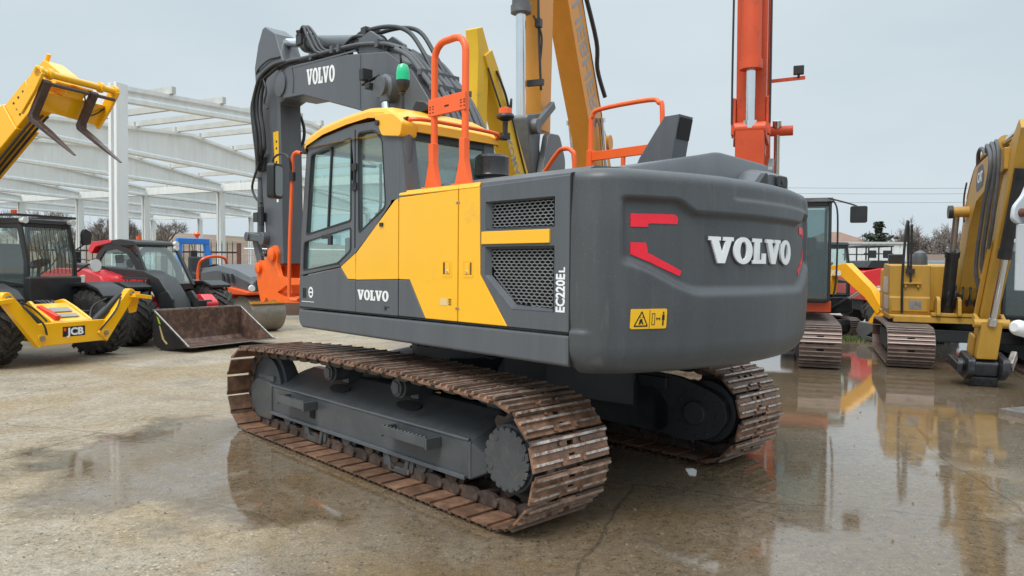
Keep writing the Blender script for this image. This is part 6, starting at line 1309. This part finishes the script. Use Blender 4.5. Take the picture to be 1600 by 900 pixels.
# ================================================================== red telehandler with bucket
TR = thing('telehandler', 'red and black telehandler with a wide rusty bucket lowered to the ground', 'telehandler', (-7.23, 15.54, 0), heading(.88, -.47))
REDM = paint('red_body_paint', (.62, .018, .03), .26, var=.05, scale=2, coat=.3)
for x in (0, -2.8):
    for y in (.98, -.98): tyre(TR, x, y, .60, .45, DGM)
mb = MB(); mb.box(-3.3, .7, -.45, .45, .45, .9); mb.cyl((0, -.85, .6), (0, .85, .6), .12, n=12); mb.cyl((-2.8, -.85, .6), (-2.8, .85, .6), .12, n=12); part('chassis', mb, BLK, TR, .02)
# rounded cab with an arched side frame
y0, y1 = -.58, .38
arch = [(-1.75, 1.05), (-1.78, 1.5), (-1.70, 1.85), (-1.45, 2.02), (-1.0, 2.06), (-.55, 1.95), (-.30, 1.72), (-.12, 1.40), (-.02, 1.05)]
hole = [(-1.62, 1.38), (-1.60, 1.72), (-1.40, 1.92), (-1.02, 1.96), (-.66, 1.86), (-.44, 1.66), (-.30, 1.38)]
mb = MB()
for y in (y0, y1-.05): mb.plate(roundpoly(arch, .06, 3), 1, y, y+.05, holes=[roundpoly(hole, .05, 3)])
tcab = part('cab', mb, BLK, TR, .015)
mb = MB()
for y in (y0+.02, y1-.03): mb.plate(hole, 1, y, y+.006)
mb.add([(.10, y0+.04, 1.22), (.10, y1+.05, 1.22), (-.42, y1, 2.05), (-.42, y0+.04, 2.05)], [(0, 1, 2, 3)]); part('glazing', mb, GLS, tcab)
mb = MB(); mb.obox((.12, y1+.05, 1.2), (-.42, y1, 2.06), .07, .06); mb.obox((.10, y0+.02, 1.2), (-.42, y0+.02, 2.06), .05, .05); mb.obox((.06, y0, 1.18), (.06, y1+.06, 1.18), .10, .12); mb.plate(roundpoly([(-1.75, 2.02), (-1.6, 2.12), (-.9, 2.17), (-.40, 2.12), (-.36, 2.04)], .03), 1, y0, y1+.03); part('cab_frame', mb, BLK, tcab, .012)
mb = MB(); mb.plate(roundpoly([(-1.98, 1.92), (-1.85, 2.12), (-1.2, 2.16), (-1.15, 2.10), (-1.70, 2.02), (-1.86, 1.86)], .03), 1, y0-.02, y1); part('red_roof_edge', mb, REDM, tcab, .02)
mb = MB(); mb.cyl((-.95, -.1, 2.15), (-.95, -.1, 2.25), .055, n=14); part('beacon', mb, AMB, tcab)
mb = MB(); mb.plate(roundpoly([(-1.3, 1.25), (-.9, 1.3), (-.85, 1.42), (-1.2, 1.5), (-1.3, 1.85), (-1.4, 1.83)], .05), 1, -.38, .15); part('seat', mb, SEAT, tcab, .05)
mb = MB(); mb.lathe((-.35, -.1, 1.42), (-.4, 0, 1), [(.17, 0), (.19, .015), (.17, .03)], 20); mb.cyl((-.2, -.1, 1.1), (-.34, -.1, 1.42), .03); part('steering_wheel', mb, BLK, tcab)
for z in (2.0, 2.09): mb = MB(); mb.lathe((-.36, y1-.02, z), (1, 0, 0), [(.05, -.05), (.06, 0), (.055, .05)], 16); part('work_light', mb, LAMP, tcab)
mb = MB(); mb.plate(roundpoly([(-2.9, 1.0), (-2.9, 1.42), (-2.2, 1.55), (-1.3, 1.52), (-.75, 1.40), (-.62, 1.25), (-.9, 1.15), (-1.6, 1.0)], .06), 1, -1.12, -.60); part('engine_hood', mb, REDM, TR, .05)
mb = MB(); mb.lathe((-1.30, -1.11, 1.33), (.6, -.75, -.1), [(.04, -.04), (.07, 0), (.085, .03), (.08, .045)], 20); part('headlight', mb, LAMP, TR)
mb = MB(); mb.tube([(-1.05, -.70, 1.5), (-1.1, -.9, 1.62), (-1.35, -1.0, 1.72), (-1.7, -1.05, 1.75)], .014, 6, 5); mb.box(-1.78, -1.62, -1.12, -.96, 1.66, 1.90); part('mirror', mb, BLK, TR, .015)
mb = MB(); mb.cyl((-1.1, -.9, 1.62), (-1.16, -.95, 1.67), .012, n=6); mb.lathe((-1.16, -.95, 1.66), (1, -.4, 0), [(.02, -.08), (.10, -.02), (.10, .03)], 16); part('round_mirror', mb, BLK, TR)
mb = MB(); mb.plate(roundpoly([(-.75, .92), (-.78, 1.38), (.10, 1.36), (.15, .95)], .04), 1, -.66, -.59); sp = part('side_panel', mb, BLK, TR, .01)
text_part('lettering', 'MANITOU', paint('red_letters', (.70, .02, .03), .4), sp, .25, frameM((-.85, -.662, 1.15), (1, 0, 0), (0, 0, 1)), .003, .006, width=.92)
for s in (1, -1):
    mb = MB(); q = [(-.62, .95), (-.50, 1.16), (-.28, 1.28), (.05, 1.30), (.36, 1.20), (.34, 1.13), (.05, 1.23), (-.26, 1.21), (-.44, 1.10), (-.54, .92)]; mb.plate(q, 1, s*.98-.26, s*.98+.26); part('mudguard', mb, BLK, TR, .02)
# boom head, front red plate, bucket
mb = MB(); beam(mb, [(-2.8, 1.50), (-.1, 1.36), (.30, 1.22), (.66, .80), (.80, .50)], [.32, .32, .36, .42, .34], -.62, -.20); part('boom', mb, BLK, TR, .03)
mb = MB()
for y in (-.72, -.16): mb.plate(roundpoly([(.55, 1.05), (.80, 1.12), (.96, .95), (.90, .6), (.97, .3), (.85, .25), (.55, .6)], .04), 1, y, y+.06)
mb.box(.86, .96, -.8, .2, .25, .72); part('boom_head', mb, BLK, TR, .015)
mb = MB(); mb.plate(roundpoly([(.1, .55), (.1, .98), (.50, 1.02), (.72, .85), (.72, .5)], .05), 1, -.60, -.30); mb.plate(roundpoly([(.1, .55), (.1, .98), (.50, 1.02), (.72, .85), (.72, .5)], .05), 1, .30, .60); rp_ = part('front_plate', mb, REDM, TR, .02)
mb = MB(); mb.box(.722, .728, -.58, -.32, .66, .80); mb.box(.2, .68, -.606, -.602, .64, .76); part('white_band', mb, WHT, rp_)
BUCK = paint('rusty_bucket_steel', (.105, .065, .052), .5, metal=.2, var=.35, scale=2.5, dirt=(.27, .165, .115), dirt_amt=.38, bump=.12)
BUCKO = paint('dark_bucket_outside', (.032, .028, .027), .5, metal=.2, var=.3, scale=4, dirt=(.10, .06, .045), dirt_amt=.15)
bo_ = [(1.02, .75), (.98, .45), (1.00, .16), (1.12, .045), (1.35, .02), (2.02, .10)]
mb = MB(); t_ = [(x+.02+(.02 if i < 3 else 0), z+(.03 if i > 2 else .0)) for i, (x, z) in enumerate(bo_)]
yA, yB = -1.15, .90
mb.plate(bo_+t_[::-1], 1, yA, yB); bk = part('bucket', mb, BUCK, TR)
for y in (yA-.022, yB): mb = MB(); mb.plate(bo_, 1, y, y+.022); part('bucket_side', mb, BUCKO if y < 0 else BUCK, bk)
mb = MB(); mb.obox((2.02, yA-.02, .105), (2.02, yB+.02, .105), .10, .022); mb.obox((1.0, yA-.02, .76), (1.0, yB+.02, .76), .06, .04); mb.obox((2.0, yA-.012, .11), (1.02, yA-.012, .75), .03, .03, up=(0, 1, 0)); mb.obox((2.0, yB+.012, .11), (1.02, yB+.012, .75), .03, .03, up=(0, 1, 0)); part('cutting_edge', mb, STEEL, bk, .003)
mb = MB(); mb.plate([(1.10, .66), (1.17, .60), (1.22, .50), (1.16, .52)], 1, yA-.0245, yA-.0225); mb.plate([(1.17, .48), (1.21, .46), (1.32, .22), (1.42, .15), (1.38, .12), (1.26, .22)], 1, yA-.0245, yA-.0225, mi=1); part('decal', mb, [paint('lime_decal', (.45, .75, .03), .4), CREAM], bk)
# ================================================================== tandem roller
RL = thing('road_roller', 'orange and grey road roller with blue roll bar behind the rusty bucket', 'road roller', (-6.25, 18.15, 0), heading(.80, -.60))
ORL = paint('roller_orange', (.80, .10, .012), .35, var=.06, scale=3)
DRM = paint('drum_steel', (.24, .22, .185), .5, metal=.35, var=.25, scale=3, dirt=(.34, .28, .2), dirt_amt=.2)
for x in (0, -2.4):
    mb = MB(); mb.lathe((x, 0, .45), (0, 1, 0), [(.34, -.50), (.43, -.52), (.45, -.505), (.45, .425), (.43, .44), (.34, .42)], 48); dr = part('drum', mb, DRM, RL, .004)
    mb = MB(); mb.box(x+.36 if x == 0 else x-.44, x+.44 if x == 0 else x-.36, -.54, .46, .70, .76); part('scraper_bar', mb, OCH, RL, .006)
mb = MB(); mb.plate(roundpoly([(-2.1, .62), (-1.2, .55), (-.62, .62), (-.45, .92), (.42, .92), (.44, 1.0), (-.2, 1.08), (-1.0, 1.18), (-1.25, 1.0), (-2.0, 1.0)], .05), 1, -.64, .64); part('frame', mb, ORL, RL, .03)
mb = MB(); secs = []
for y, dz in ((-.56, -.16), (-.50, -.03), (-.3, 0), (.3, 0), (.50, -.03), (.56, -.16)): secs.append([(-1.75, y, 1.05), (-1.75, y, 1.58+dz), (-1.0, y, 1.66+dz), (-.3, y, 1.56+dz), (.30, y*.94, 1.38+dz), (.40, y*.9, 1.25+dz*.6), (.42, y*.9, .99)])
mb.grid(secs)
for s_ in (secs[0], secs[-1]): mb.add(s_, [tuple(range(7))])
rlh = part('hood', mb, GREY, RL, .012)
mb = MB()
for i in range(5): mb.box(.395, .425, -.40, .42, 1.03+i*.055, 1.055+i*.055)
part('hood_grille', mb, BLK, rlh)
for k in range(3): mb = MB(); mb.plate([(-.75+k*.2, 1.2), (-.66+k*.2, 1.2), (-.70+k*.2, 1.42), (-.79+k*.2, 1.42)], 1, -.568, -.56); part('side_vent', mb, BLKM, rlh)
mb = MB(); mb.lathe((.30, -.48, 1.08), (1, -.3, 0), [(.05, 0), (.085, .10), (.07, .14)], 16); part('headlight', mb, LAMP, rlh)
mb = MB(); mb.tube([(-1.70, -.58, 1.0), (-1.85, -.58, 1.25), (-1.85, -.56, 1.60), (-1.75, -.5, 1.78), (-1.70, -.2, 1.86), (-1.72, .1, 1.80), (-1.8, .2, 1.6)], .04, 8, 5); part('handrail', mb, ORL, RL)
mb = MB(); mb.plate(roundpoly([(-2.85, 1.25), (-2.35, 1.28), (-2.3, 1.38), (-2.65, 1.42), (-2.72, 1.85), (-2.85, 1.85)], .06), 1, -.3, .25); part('seat', mb, SEAT, RL, .06)
mb = MB(); mb.box(-3.1, -1.8, -.6, .6, .95, 1.2); mb.box(-2.1, -1.85, -.4, .4, 1.2, 1.55); mb.lathe((-2.15, 0, 1.55), (-.5, 0, 1), [(.18, 0), (.2, .015), (.18, .03)], 20); part('platform', mb, BLK, RL, .03)
BLU = paint('blue_frame_paint', (.02, .19, .62), .35, var=.05, scale=3)
mb = MB(); W = .43
mb.obox((-3.0, -W-.05, 1.1), (-3.12, -W+.04, 2.22), .14, .12); mb.obox((-3.0, W+.05, 1.1), (-3.12, W-.04, 2.22), .14, .12); mb.obox((-3.12, -W-.03, 2.27), (-3.12, W+.03, 2.27), .14, .16); rp2 = part('rollover_bar', mb, BLU, RL, .015)
mb = MB(); mb.lathe((-3.12, .12, 2.35), (0, 0, 1), [(.05, 0), (.04, .06), (.085, .08), (.09, .13), (.06, .18), (.0, .2)], 18); part('beacon', mb, AMB, rp2)
mb = MB(); mb.box(-3.0, -2.93, -.15, .03, 1.72, 2.02); mb.cyl((-3.0, -.06, 2.0), (-3.08, -.06, 2.2), .012); part('mirror', mb, BLK, rp2, .02)
